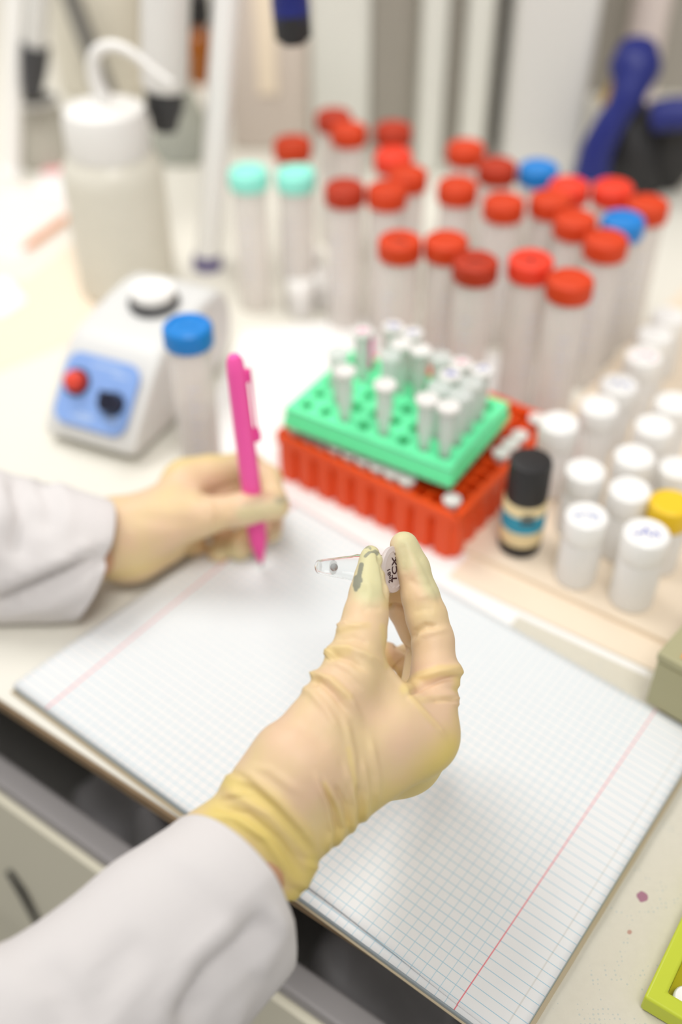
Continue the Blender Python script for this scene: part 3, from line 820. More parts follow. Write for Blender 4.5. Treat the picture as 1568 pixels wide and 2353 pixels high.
# cream canister & dark foot
w = U(220, 262)
cn = empty('canister', (w[0], w[1] + .085, 0)); tag(cn, 'large cream canister at the back left behind the wash bottle', 'canister')
link('body', lathe('body', [(0, .001), (.052, 0), (.056, .004), (.058, .05), (.052, .13), (.036, .17), (.03, .18), (.03, .20), (0, .20)], 40), cn, M['cream'])
link('lid', lathe('lid', [(.0302, .19), (.036, .19, 1), (.036, .215, 1), (0, .217)], 40, knurl=.03), cn, M['cream'])
w = U(148, 312)
cl = empty('clamp', (w[0], w[1], 0)); tag(cl, 'small dark brown clamp on the bench before the cream canister', 'clamp')
mb = MB(); mb.box((-.018, -.006, 0), (.018, .006, .012)); child_ = mb.build('body', mat('brown_rubber', S(74, 62, 54), .6), cl, bevel=.003)
mb = MB(); mb.lathe([(0, .012), (.005, .012), (.005, .024), (0, .025)], 16, off=(.006, 0, 0)); mb.build('screw', M['charcoal'], cl)
# grey rod leaning on the wall
a = U(268, 276); a[2] = .004
rr_ = ray(165, 0); b = CAM + rr_ * ((a[1] + .02) / rr_[1]); b = a + (b - a) * 2.6
rod = MB().tube([a, b], [.010, .008], 14).build('grey_rod', M['greymetal']); tag(rod, 'slanted dull grey rod standing behind the wash bottle', 'rod')
# papers / pencil at left
sheet('paper_sheet', [(-90, 585), (40, 610), (215, 470), (190, 418), (60, 425), (-90, 470)], .0006, .0012, M['palepink'], 'pale pink paper sheet lying at the far left', 'paper')
sheet('tissue', [(95, 395), (180, 385), (210, 430), (150, 455), (80, 440)], .0014, .0040, M['paper'], 'white folded tissue beside the left post foot', 'tissue')
sheet('paper_scrap', [(92, 378), (135, 366), (150, 392), (104, 405)], .0042, .0050, M['pinkpaper'], 'small pink paper scrap on the white tissue', 'paper')
pa, pb = U(52, 572, .0048), U(152, 500, .0048)
pn = MB(); pdv = (pb - pa) / np.linalg.norm(pb - pa); pn.tube([pa, pa + pdv * .01, pa + pdv * .0101, pb], [.0005, .0034, .0035, .0035], 6)
tag(pn.build('pencil', M['pencil'], ang=20), 'pale orange pencil lying on the pink paper at far left', 'pencil')
sheet('bench_liner', [(-120, 640), (60, 640), (215, 520), (280, 640), (230, 760), (-120, 900)], .0002, .0005, M['tan'], 'beige bench liner left of the wash bottle', 'liner')
sheet('note_sheet', [(-120, 655), (20, 640), (60, 690), (10, 725), (-120, 735)], .0007, .0012, M['paper'], 'white note sheet at the left edge on the beige liner', 'paper')
# four little white vials at the left foot of the tube group
vb = lathe('body', [(0, 0), (.009, 0), (.0098, .001), (.0098, .020), (.008, .022), (0, .022)], 24); vb.materials.append(M['bottle'])
vc = lathe('cap', [(.0082, .0205), (.0106, .0205, 1), (.0108, .022, 1), (.0108, .030, 1), (.0098, .0315), (0, .0315)], 40, knurl=.03); vc.materials.append(M['white'])
for k, (px, py, lb) in enumerate(((712, 585, 'small white vial behind, left of the near red caps'), (745, 630, 'small white vial right of the paler back vial'), (800, 645, 'small white vial nearest the leftmost red-capped tube'), (690, 650, 'small white vial farthest left, below the mint-capped tubes'))):
    q = U(px, py, .03); r = empty('vial', (q[0], q[1], .0006)); tag(r, lb, 'vial', 'small white vials')
    for nm, me in (('body', vb), ('cap', vc)):
        o = bpy.data.objects.new(nm, me); COL.objects.link(o); o.parent = r

# ------------------------------------------------------------------ instruments at the back
def ib(pxl, pxr, py, dy, depth, z0, z1):
    a = U(pxl, py); b = U(pxr, py); y = a[1] + dy
    s = y / a[1]
    return (a[0] * s, y, z0), (b[0] * s, y + depth, z1)
ci = empty('instrument_cabinet', (.1, 1.2, 0)); tag(ci, 'pale grey instrument cabinet with columns and recessed panels behind the red caps', 'instrument')
lo, hi = ib(722, 848, 400, .0, .08, 0, .62); child(MB().box(lo, hi).build('column', M['greycol'], bevel=.006), ci)
lo, hi = ib(954, 1012, 400, -.002, .07, 0, .62); child(MB().box(lo, hi).build('column', M['greycol'], bevel=.006), ci)
lo, hi = ib(1050, 1108, 400, -.004, .07, 0, .62); child(MB().box(lo, hi).build('column', M['greycol'], bevel=.006), ci)
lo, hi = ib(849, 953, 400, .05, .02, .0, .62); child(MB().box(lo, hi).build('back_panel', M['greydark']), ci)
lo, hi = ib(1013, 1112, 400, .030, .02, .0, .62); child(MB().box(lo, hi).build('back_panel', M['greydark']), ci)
lo, hi = ib(726, 1080, 400, .0951, .02, .0, .66); child(MB().box(lo, hi).build('rear_wall', M['grey']), ci)
hb = empty('instrument_housing', (.28, 1.0, 0)); tag(hb, 'large plain light grey instrument housing left of the black and navy tool', 'instrument')
lo, hi = ib(1152, 1326, 425, -.005, .24, .004, .55); child(MB().box(lo, hi).build('housing', M['grey'], bevel=.008), hb)
for fx in (.2, .8):
    child(MB().lathe([(0, 0), (.01, 0), (.01, .0042), (0, .0042)], 12, off=(lo[0] + (hi[0] - lo[0]) * fx, lo[1] + .03, 0)).build('foot', M['black']), hb)
w = U(1495, 330)
pp = empty('white_post', (w[0] - .012, w[1] + .05, 0)); tag(pp, 'pinkish white round post at the back right behind the tool', 'post')
link('shaft', lathe('shaft', [(0, 0), (.020, 0), (.020, .5), (0, .5)], 28), pp, mat('pinkish_enamel', S(226, 212, 206), .45))
link('base', lathe('base', [(.0201, 0), (.04, 0), (.04, .008), (.024, .014), (.0201, .014)], 28), pp, M['grey'])
lo, hi = ib(536, 716, 345, .0, .03, 0, .62)
pb_ = empty('partition', ((lo[0] + hi[0]) / 2, lo[1], 0)); tag(pb_, 'warm grey partition board between the stand post and the cabinet column', 'partition')
child(MB().box(lo, hi).build('board', M['wall'], bevel=.003), pb_)
a_ = lo; child(MB().box((lo[0] + .03, lo[1] - .003, .06), (lo[0] + .05, lo[1] - .0002, .16)).build('strip', M['tan']), pb_)
rw_ = U(1375, 300); 
bxo = MB().box((rw_[0] - .03, 1.28, 0), (rw_[0] + .40, 1.31, .6)).build('side_panel', M['greydark']); tag(bxo, 'dull brown-grey panel standing behind the pinkish post', 'panel')

# black tool with navy handles
tb = U(1450, 425); td = tb[1]
def T(px, py, dy=0.0):
    r = ray(px, py); return CAM + r * ((td + dy) / r[1])
tool = empty('bench_clamp', (tb[0], td, 0)); tag(tool, 'black tool with navy blue curved handles at the upper right', 'tool')
mb = MB(); bx = tb[0]
mb.tube([T(1450, 440) * [1, 1, 0] + [0, 0, .002], T(1452, 380), T(1448, 290), T(1446, 228)], [.040, .043, .040, .014], 20, sq=.8)
child(mb.build('body', M['black']), tool)
mb = MB(); g = T(1528, 425); mb.tube([[g[0], g[1], .002], T(1535, 350), T(1545, 275)], [.020, .040, .036], 16, sq=.8)
child(mb.build('side_body', M['black']), tool)
pts = spline([T(1358, 405, -.045), T(1372, 345, -.045), T(1405, 280, -.045), T(1440, 225, -.042), T(1458, 170, -.03), T(1466, 110, -.01)], 6)
child(MB().tube(pts, list(np.interp(np.linspace(0, 1, len(pts)), [0, .5, .7, .85, 1], [.017, .013, .017, .024, .018])), 16).build('handle', M['navy']), tool)
child(MB().tube([T(1500, 268, -.04), T(1540, 262, -.045), T(1600, 258, -.05)], [.014, .015, .014], 14).build('handle', M['navy']), tool)
child(MB().tube([T(1398, 245, -.01), T(1410, 212, -.005), T(1425, 235, -.01)], [.010, .012, .01], 12).build('joint', M['amberrubber']), tool)

# ------------------------------------------------------------------ olive box with stripe, jar on top, lime tray
oc = U(1482, 1613, .0085); od = np.array([.80, -.60, 0]); od = (U(1568, 1664, .0085) - oc); od /= np.linalg.norm(od); onn = np.array([-od[1], od[0], 0])
def ofr(v): return oc + v[0] * od + v[1] * onn + np.array([0, 0, v[2]])
ob = empty('storage_box', tuple(ofr((.05, .03, 0)))); tag(ob, 'olive grey box with an orange stripe standing on the far right of the notebook', 'box')
child(MB().box((0, 0, 0), (.10, .062, .0335), fr=ofr).build('body', M['olive'], bevel=.0015), ob)
child(MB().box((-.0006, -.0006, .0336), (.1006, .0626, .0395), fr=ofr).build('lid', M['olive'], bevel=.0012), ob)
child(MB().box((.010, .004, .0396), (.09, .0085, .0402), fr=ofr).build('stripe', M['orange']), ob)
child(MB().box((.0262, -.0012, .010), (.034, .0002, .023), fr=ofr).build('latch', M['charcoal']), ob)
jq = ofr((.028, .026, .0397))
jr = empty('jar', tuple(jq)); tag(jr, 'white round jar with a dark green ring on top of the olive box', 'jar')
link('body', lathe('body', [(0, 0.0006), (.0150, 0.0006), (.0160, .003), (.0160, .013), (.0140, .018), (.0125, .019), (.0125, .024), (0, .024)], 36), jr, M['bottle'])
link('ring', lathe('ring', [(.0161, .0005), (.0175, .0005), (.0175, .0026), (.0161, .0026), (.0161, .0005)], 36), jr, mat('dark_green_rubber', S(70, 74, 44), .5))
link('cap', lathe('cap', [(.0128, .0185), (.0143, .0185, 1), (.0146, .020, 1), (.0144, .0315, 1), (.0132, .033), (0, .033)], 56, knurl=.02), jr, M['white'])

lq = U(1481, 2290, .012); l1 = U(1568, 2098, .012); l2 = U(1568, 2342, .012)
lx = (l2 - lq); lx /= np.linalg.norm(lx); ly = np.array([-lx[1], lx[0], 0])
if ly @ (l1 - lq) < 0: ly = -ly
def lfr(v): return np.array([lq[0], lq[1], 0]) + v[0] * lx + v[1] * ly + np.array([0, 0, v[2]])
lt = empty('lime_tray', tuple(lfr((.05, .03, .0012)))); tag(lt, 'lime green plastic tray at the lower right corner on the paper towel', 'tray')
o4 = [(0, 0), (.10, 0), (.10, .08), (0, .08)]; i4 = [(.0075, .0075), (.0925, .0075), (.0925, .0725), (.0075, .0725)]
V = [lfr((x, y, .0013)) for x, y in o4] + [lfr((x, y, .012)) for x, y in o4] + [lfr((x, y, .012)) for x, y in i4] + [lfr((x, y, .0013)) for x, y in i4]
F = [(r * 4 + k, r * 4 + (k + 1) % 4, ((r + 1) % 4) * 4 + (k + 1) % 4, ((r + 1) % 4) * 4 + k) for r in range(4) for k in range(4)]
child(MB().add(V, F).build('walls', M['lime'], ang=30, bevel=.0012), lt)
child(MB().box((.0076, .0076, .0014), (.0924, .0724, .0035), fr=lfr).build('floor_plate', M['limedark']), lt)
mq = U(1572, 2292, .010)
tag(MB().lathe([(0, .0037), (.006, .0037), (.006, .008), (.0052, .0092), (0, .0092)], 24, off=(mq[0] + .002, mq[1], 0)).build('vial', M['white']), 'small round white tube lid lying inside the lime tray', 'vial')  # a loose tube lid, a flat disc rather than a whole vial
# ------------------------------------------------------------------ hands (signed distance fields -> surface nets)
class Field:
    def __init__(self, lo, hi, h):
        self.lo = np.array(lo, float); self.h = h
        self.n = np.ceil((np.array(hi) - self.lo) / h).astype(int) + 1
        self.F = np.full(self.n, 1.0, np.float32)
    def block(self, lo, hi):
        a = np.maximum(0, np.floor((lo - self.lo) / self.h).astype(int)); b = np.minimum(self.n, np.ceil((hi - self.lo) / self.h).astype(int) + 1)
        sl = tuple(slice(x, y) for x, y in zip(a, b))
        g = [self.lo[i] + self.h * np.arange(a[i], b[i], dtype=np.float32) for i in range(3)]
        return sl, np.meshgrid(*g, indexing='ij', sparse=True)
    def cone(self, a, b, ra, rb, k):
        a = np.array(a); b = np.array(b); m = max(ra, rb) + k + 4 * self.h
        sl, (X, Y, Z) = self.block(np.minimum(a, b) - m, np.maximum(a, b) + m)
        d = b - a; L = max(d @ d, 1e-12)
        t = np.clip(((X - a[0]) * d[0] + (Y - a[1]) * d[1] + (Z - a[2]) * d[2]) / L, 0, 1)
        D = np.sqrt((X - a[0] - t * d[0]) ** 2 + (Y - a[1] - t * d[1]) ** 2 + (Z - a[2] - t * d[2]) ** 2) - (ra + (rb - ra) * t)
        A = self.F[sl]; hh = np.maximum(k - np.abs(A - D), 0) / k
        self.F[sl] = np.minimum(A, D) - hh * hh * k * .25
    def chain(self, pts, k):
        for (a, ra), (b, rb) in zip(pts[:-1], pts[1:]): self.cone(a, b, ra, rb, k)
    def merge(self, o, k):
        A, D = self.F, o.F; hh = np.maximum(k - np.abs(A - D), 0) / k
        self.F = np.minimum(A, D) - hh * hh * k * .25
    def cut(self, p, n):
        sl, (X, Y, Z) = self.block(self.lo, self.lo + self.n * self.h)
        self.F = np.maximum(self.F, ((X - p[0]) * n[0] + (Y - p[1]) * n[1] + (Z - p[2]) * n[2]))
    def surface(self):
        F = self.F; S = F < 0
        c = [S[i:S.shape[0] - 1 + i, j:S.shape[1] - 1 + j, k:S.shape[2] - 1 + k] for i in (0, 1) for j in (0, 1) for k in (0, 1)]
        s = sum(x.astype(np.int8) for x in c)
        idx = np.argwhere((s > 0) & (s < 8))
        cid = -np.ones(s.shape, np.int64); cid[tuple(idx.T)] = np.arange(len(idx))
        acc = np.zeros((len(idx), 3)); cnt = np.zeros(len(idx))
        for ax in range(3):
            o1, o2 = [a for a in range(3) if a != ax]
            for u in (0, 1):
                for v in (0, 1):
                    p = idx.copy(); p[:, o1] += u; p[:, o2] += v; q = p.copy(); q[:, ax] += 1
                    fa = F[tuple(p.T)]; fb = F[tuple(q.T)]; m = (fa < 0) != (fb < 0)
                    t = np.where(m, fa / np.where(m, fa - fb, 1), 0)
                    pt = p.astype(float); pt[:, ax] += t
                    acc[m] += pt[m]; cnt[m] += 1
        V = self.lo + self.h * (acc / cnt[:, None])
        Q = []
        for ax in range(3):
            o1, o2 = [(1, 2), (2, 0), (0, 1)][ax]
            a = np.take(S, range(S.shape[ax] - 1), ax); b = np.take(S, range(1, S.shape[ax]), ax)
            e = np.argwhere(a != b); fl = a[tuple(e.T)]
            ok = (e[:, o1] > 0) & (e[:, o2] > 0) & (e[:, o1] < S.shape[o1] - 1) & (e[:, o2] < S.shape[o2] - 1); e = e[ok]; fl = fl[ok]
            def cell(d1, d2):
                p = e.copy(); p[:, o1] += d1; p[:, o2] += d2; return cid[tuple(p.T)]
            q = np.stack([cell(-1, -1), cell(0, -1), cell(0, 0), cell(-1, 0)], 1)
            q[~fl] = q[~fl][:, ::-1]; Q.append(q)
        return V, np.concatenate(Q)
def smooth_np(V, Q, it=2, lam=.5):
    for _ in range(it):
        acc = np.zeros_like(V); cnt = np.zeros(len(V))
        for a, b in ((0, 1), (1, 2), (2, 3), (3, 0)):
            np.add.at(acc, Q[:, a], V[Q[:, b]]); np.add.at(cnt, Q[:, a], 1)
            np.add.at(acc, Q[:, b], V[Q[:, a]]); np.add.at(cnt, Q[:, b], 1)
        V = V + lam * (acc / np.maximum(cnt, 1)[:, None] - V)
    return V
def seg_dist(px, py, pts):
    """distance to a polyline in the image plane and the parameter along it"""
    best = np.full(px.shape, 1e9); par = np.zeros(px.shape); n = len(pts) - 1
    for i in range(n):
        ax, ay = pts[i]; bx, by = pts[i + 1]; dx, dy = bx - ax, by - ay; L = dx * dx + dy * dy + 1e-9
        t = np.clip(((px - ax) * dx + (py - ay) * dy) / L, 0, 1)
        d = np.hypot(px - ax - t * dx, py - ay - t * dy); m = d < best
        best[m] = d[m]; par[m] = ((i + t) / n)[m]
    return best, par
def glove_mesh(name, field, strokes, paints, level=1, dmax=9):
    V, Q = field.surface(); V = smooth_np(V, Q, 3)
    me = bpy.data.meshes.new(name); me.from_pydata(V.tolist(), [], Q.tolist())
    if level:
        ob = bpy.data.objects.new('tmp', me); COL.objects.link(ob)
        sb = ob.modifiers.new('s', 'SUBSURF'); sb.levels = level; sb.render_levels = level
        dg = bpy.context.evaluated_depsgraph_get(); me2 = bpy.data.meshes.new_from_object(ob.evaluated_get(dg))
        bpy.data.objects.remove(ob); bpy.data.meshes.remove(me); me = me2; me.name = name
    n = len(me.vertices); co = np.empty(n * 3); me.vertices.foreach_get('co', co); co = co.reshape(-1, 3)
    no = np.empty(n * 3); me.vertices.foreach_get('normal', no); no = no.reshape(-1, 3)
    px, py, d = proj(co)
    view = CAM - co; view /= np.linalg.norm(view, axis=1)[:, None]; facing = (view * no).sum(1)
    off = np.zeros(n)
    for st in strokes:
        pts, w, amp = st[:3]; dm = st[3] if len(st) > 3 else dmax; f0 = st[4] if len(st) > 4 else -.35; dmin = st[5] if len(st) > 5 else 0
        dist, par = seg_dist(px, py, pts)
        g = np.exp(-(dist / w) ** 2) * np.clip((facing - f0) / .3, 0, 1) * (d < dm) * (d > dmin)
        ends = np.clip(par / .18, 0, 1) * np.clip((1 - par) / .18, 0, 1)
        off += amp * g * (.15 + .85 * ends)
    co2 = co + no * off[:, None]
    # rest on what carries it: the page inside the notebook, the bench elsewhere
    e1, e2 = NBp[:2] - NA[:2], ND[:2] - NA[:2]; q = co2[:, :2] - NA[:2]; det = e1[0] * e2[1] - e1[1] * e2[0]
    s_ = (q[:, 0] * e2[1] - q[:, 1] * e2[0]) / det; t_ = (e1[0] * q[:, 1] - e1[1] * q[:, 0]) / det
    floor_z = np.where((s_ > -.02) & (s_ < 1.02) & (t_ > -.02) & (t_ < 1.03), .0081, .0008)
    co2[:, 2] = np.maximum(co2[:, 2], floor_z)
    me.vertices.foreach_set('co', co2.ravel())
    col = np.zeros((n, 4), np.float32); col[:, 3] = 1
    for pts, w, ch, val, *rest in paints:
        dist, par = seg_dist(px, py, pts); hard = rest[0] if rest else 1.0
        dm = rest[1] if len(rest) > 1 else dmax
        g = np.clip((1 - dist / w) * hard, 0, 1); g = g * g * (3 - 2 * g) * val
        g = g * (d < dm) * (facing > -.3)
        col[:, ch] = np.maximum(col[:, ch], g)
    at = me.color_attributes.new('tint', 'FLOAT_COLOR', 'POINT'); at.data.foreach_set('color', col.ravel())
    for p in me.polygons: p.use_smooth = True
    me.update(); return me
def latex_mat():
    m = bpy.data.materials.new('latex_glove'); m.use_nodes = True; nt = m.node_tree; b = nt.nodes['Principled BSDF']
    N = nt.nodes.new; L = nt.links.new
    at = N('ShaderNodeVertexColor'); at.layer_name = 'tint'; sp = N('ShaderNodeSeparateColor'); L(at.outputs['Color'], sp.inputs[0])
    tc = N('ShaderNodeTexCoord'); nz = N('ShaderNodeTexNoise'); nz.inputs['Scale'].default_value = 38; nz.inputs['Detail'].default_value = 3; L(tc.outputs['Object'], nz.inputs['Vector'])
    def mix(f, a, c):
        x = N('ShaderNodeMix'); x.data_type = 'RGBA'
        if hasattr(f, 'links'): L(f, x.inputs[0])
        for k, v in ((6, a), (7, c)):
            if hasattr(v, 'links'): L(v, x.inputs[k])
            else: x.inputs[k].default_value = v
        return x.outputs[2]
    mr = N('ShaderNodeMapRange'); mr.inputs[1].default_value = .35; mr.inputs[2].default_value = .65; L(nz.outputs['Fac'], mr.inputs[0])
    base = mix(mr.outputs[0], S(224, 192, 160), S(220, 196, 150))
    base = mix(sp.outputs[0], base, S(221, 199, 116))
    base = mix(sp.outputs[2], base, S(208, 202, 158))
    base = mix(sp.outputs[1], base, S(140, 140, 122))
    L(base, b.inputs['Base Color']); b.inputs['Roughness'].default_value = .5
    b.inputs['Specular IOR Level'].default_value = .35
    b.inputs['Subsurface Weight'].default_value = .18; b.inputs['Subsurface Radius'].default_value = (1, .7, .4); b.inputs['Subsurface Scale'].default_value = .003
    n2 = N('ShaderNodeTexNoise'); n2.inputs['Scale'].default_value = 160; n2.inputs['Detail'].default_value = 5; L(tc.outputs['Object'], n2.inputs['Vector'])
    bp = N('ShaderNodeBump'); bp.inputs['Distance'].default_value = .0006; bp.inputs['Strength'].default_value = .35; L(n2.outputs['Fac'], bp.inputs['Height']); L(bp.outputs['Normal'], b.inputs['Normal'])
    return m
M['latex'] = latex_mat()
mm = .001
def J(px, py, d, r): return (P(px, py, d), r * mm)
def build_field(groups, pad, h, kpalm):
    allp = np.array([a for g in groups for a, r in g[1]])
    lo, hi = allp.min(0) - pad, allp.max(0) + pad
    main = None
    for kind, pts, kin, kout in groups:
        f = Field(lo, hi, h)
        if kind == 'chain': f.chain(pts, kin)
        else:
            for i in range(0, len(pts), 2): f.cone(pts[i][0], pts[i + 1][0], pts[i][1], pts[i + 1][1], kin)
        if main is None: main = f
        else: main.merge(f, kout)
    return main

# ---- right hand
rp = [  # palm, pairs of rounded cones
 J(604, 1862, .400, 13.2), J(672, 1760, .403, 14.6), J(664, 1908, .405, 13), J(968, 1686, .431, 12),
 J(640, 1840, .402, 14.5), J(940, 1690, .428, 14.5), J(690, 1765, .405, 14.2), J(895, 1660, .421, 14),
 J(695, 1868, .412, 12.5), J(925, 1738, .466, 12), J(690, 1872, .420, 12), J(893, 1752, .482, 11.5),
 J(968, 1686, .431, 12), J(958, 1706, .449, 12), J(958, 1706, .449, 12), J(935, 1742, .466, 11.5), J(935, 1742, .466, 11.5), J(900, 1762, .483, 11)]
rthumb = [J(618, 1836, .402, 14), J(690, 1742, .402, 14), J(803, 1560, .414, 11.8), J(832, 1460, .422, 9.7), J(841, 1414, .426, 8.9), J(849, 1362, .430, 7.9), J(851, 1326, .4335, 6.3), J(853, 1292, .4365, 4.9), J(852, 1274, .438, 3.9)]
rweb = [J(858, 1545, .419, 5.5), J(925, 1640, .421, 7), J(985, 1705, .426, 8)]
rindex = [J(970, 1686, .432, 11.6), J(992, 1610, .435, 10), J(999, 1540, .438, 9.4), J(995, 1471, .441, 8.7), J(980, 1414, .443, 8.5), J(967, 1370, .444, 7.9), J(950, 1306, .4455, 6.8), J(929, 1254, .446, 6.1)]
rmid = [J(962, 1706, .450, 11.5), J(978, 1490, .474, 8.4), J(926, 1388, .473, 7.6), J(891, 1330, .463, 6.8)]
rring = [J(935, 1742, .467, 11), J(988, 1570, .502, 8.2), J(928, 1518, .500, 7.4), J(880, 1508, .486, 7)]
rpink = [J(900, 1760, .483, 10.5), J(962, 1640, .517, 7.4), J(920, 1590, .514, 6.6), J(885, 1612, .500, 6.2)]
rcuff = [J(598, 1862, .400, 13.4), J(480, 1954, .393, 15.5), J(668, 1916, .405, 12.6), J(610, 2032, .400, 13.5), J(640, 1890, .402, 14), J(540, 1995, .395, 17)]
fR = build_field([('pairs', rp, .012, .010), ('chain', rthumb, .002, .009), ('chain', rweb, .003, .006), ('chain', rindex, .002, .005), ('pairs', rcuff, .010, .004),
                  ('chain', rmid, .003, .003), ('chain', rring, .003, .003), ('chain', rpink, .003, .003)], .024, .0009, .008)
cd = P(700, 2030, .4) - P(600, 1975, .4); 
cA, cB = P(414, 1901, .395), P(681, 2061, .400)
cdir = cB - cA; cn_ = np.cross(cdir, FWD); cn_ /= np.linalg.norm(cn_)
if cn_ @ (P(500, 2030, .395) - cA) < 0: cn_ = -cn_
fR.cut(cB, cn_)
RS = [  # strokes: points, width px, amplitude m, max depth
 ([(926, 1586), (965, 1557), (1010, 1542), (1050, 1536), (1066, 1545)], 12, .0015, .47, -.6),
 ([(1066, 1536), (1068, 1560), (1060, 1588)], 22, .0019, .47, -.9),
 ([(934, 1602), (975, 1577), (1020, 1562), (1052, 1556)], 6, -.0014, .47, -.3),
 ([(960, 1610), (1000, 1596), (1040, 1596), (1056, 1604)], 9, .0005, .47, -.3),
 ([(1048, 1600), (1054, 1612), (1050, 1624)], 12, .0008, .47, -.8),
 ([(990, 1612), (1025, 1608), (1050, 1612)], 5, -.0006, .47),
 ([(944, 1474), (956, 1452), (978, 1438), (1010, 1440)], 7, -.0012, .47), ([(950, 1484), (968, 1460), (1000, 1450), (1034, 1444)], 8, .0005, .47),
 ([(950, 1408), (975, 1400), (1000, 1402)], 8, -.0003, .47), ([(955, 1376), (985, 1366), (1012, 1372)], 10, .0003, .47),
 ([(938, 1330), (960, 1345), (1000, 1345)], 9, -.0004, .47),
 ([(955, 1265), (975, 1300), (1000, 1350), (1020, 1400)], 8, -.0006, .47), ([(925, 1240), (930, 1290), (928, 1320)], 9, -.0004, .47),
 # thumb and thenar folds
 ([(772, 1452), (800, 1438), (845, 1436)], 7, .0008, .44, -.6), ([(776, 1440), (800, 1426)], 5, .0012, .44, -.8),
 ([(748, 1502), (768, 1490), (800, 1490), (840, 1505), (880, 1530)], 10, .0018, .44, -.7), ([(750, 1510), (762, 1498)], 8, .0014, .44, -.9), ([(750, 1518), (775, 1508), (805, 1516), (840, 1540)], 7, -.0014, .44),
 ([(712, 1556), (728, 1550), (760, 1562), (800, 1600), (830, 1660)], 10, .0017, .44, -.7), ([(712, 1552), (724, 1548)], 7, .0012, .44, -.9), ([(716, 1570), (735, 1566), (765, 1592), (800, 1640)], 7, -.0014, .44),
 ([(735, 1530), (765, 1530), (800, 1550), (840, 1590)], 8, -.0006, .44), ([(690, 1580), (715, 1590), (750, 1630), (790, 1700)], 10, .0011, .44, -.5),
 ([(775, 1475), (810, 1466), (850, 1480)], 8, -.0007, .44), ([(830, 1405), (850, 1395), (880, 1400)], 8, -.0004, .44),
 ([(868, 1272), (880, 1300), (886, 1340), (890, 1375)], 5, -.0022, .445), ([(836, 1262), (856, 1262), (878, 1276)], 4, -.0008, .445), ([(845, 1330), (850, 1360), (846, 1395)], 10, .0004, .44),
 ([(888, 1500), (905, 1550), (950, 1610), (1005, 1668), (1030, 1700)], 7, .0009, .44, -.3),
 ([(790, 1640), (812, 1740), (818, 1830)], 9, .0010, .44), ([(850, 1690), (868, 1780), (868, 1850)], 9, .0009, .45), ([(780, 1740), (800, 1800), (795, 1860)], 7, -.0005, .44),
 # wrist folds running down to the cuff
 ([(745, 1790), (775, 1850), (790, 1900), (770, 1950)], 8, .0014, .45, -.5), ([(725, 1780), (750, 1850), (762, 1910), (750, 1960)], 7, .0013, .45, -.5), ([(790, 1750), (815, 1850), (808, 1920)], 8, .0013, .45, -.5), ([(832, 1740), (845, 1820), (838, 1895)], 8, .0011, .46, -.5),
 ([(735, 1795), (762, 1850), (776, 1905), (762, 1950)], 6, -.0012, .45), ([(768, 1800), (795, 1850), (800, 1910)], 6, -.0012, .45), ([(822, 1800), (830, 1850), (824, 1905)], 6, -.0011, .45),
 # cuff folds
 ([(548, 1768), (580, 1785), (640, 1840), (700, 1905), (730, 1955)], 13, .0013, .44, -.2), ([(545, 1803), (580, 1815), (630, 1862), (680, 1920), (716, 1965)], 14, -.0010, .44, -.2),
 ([(530, 1836), (560, 1838), (620, 1870), (680, 1930), (720, 1985)], 12, .0009, .44, -.2), ([(540, 1838), (536, 1812), (546, 1780)], 30, .0022, .44, -.9), 
 ([(470, 1868), (540, 1878), (610, 1925), (660, 2000), (672, 2040)], 12, .0009, .44, -.2), ([(500, 1858), (570, 1872), (640, 1930), (690, 2000)], 9, -.0010, .44),
 ([(720, 1975), (712, 2010), (690, 2050)], 26, .0018, .44, -.9),
 ([(885, 1398), (910, 1394), (935, 1400)], 7, -.0024, .5, -.4, .456), ([(905, 1478), (925, 1488), (945, 1500)], 7, -.0020, .52, -.4, .456), ([(895, 1560), (910, 1540), (932, 1512)], 6, -.0024, .53, -.5, .475),
 ([(600, 1640), (690, 1660), (760, 1720)], 22, -.0008, .43), ([(560, 1760), (620, 1770), (700, 1830)], 12, .0006, .43),
]
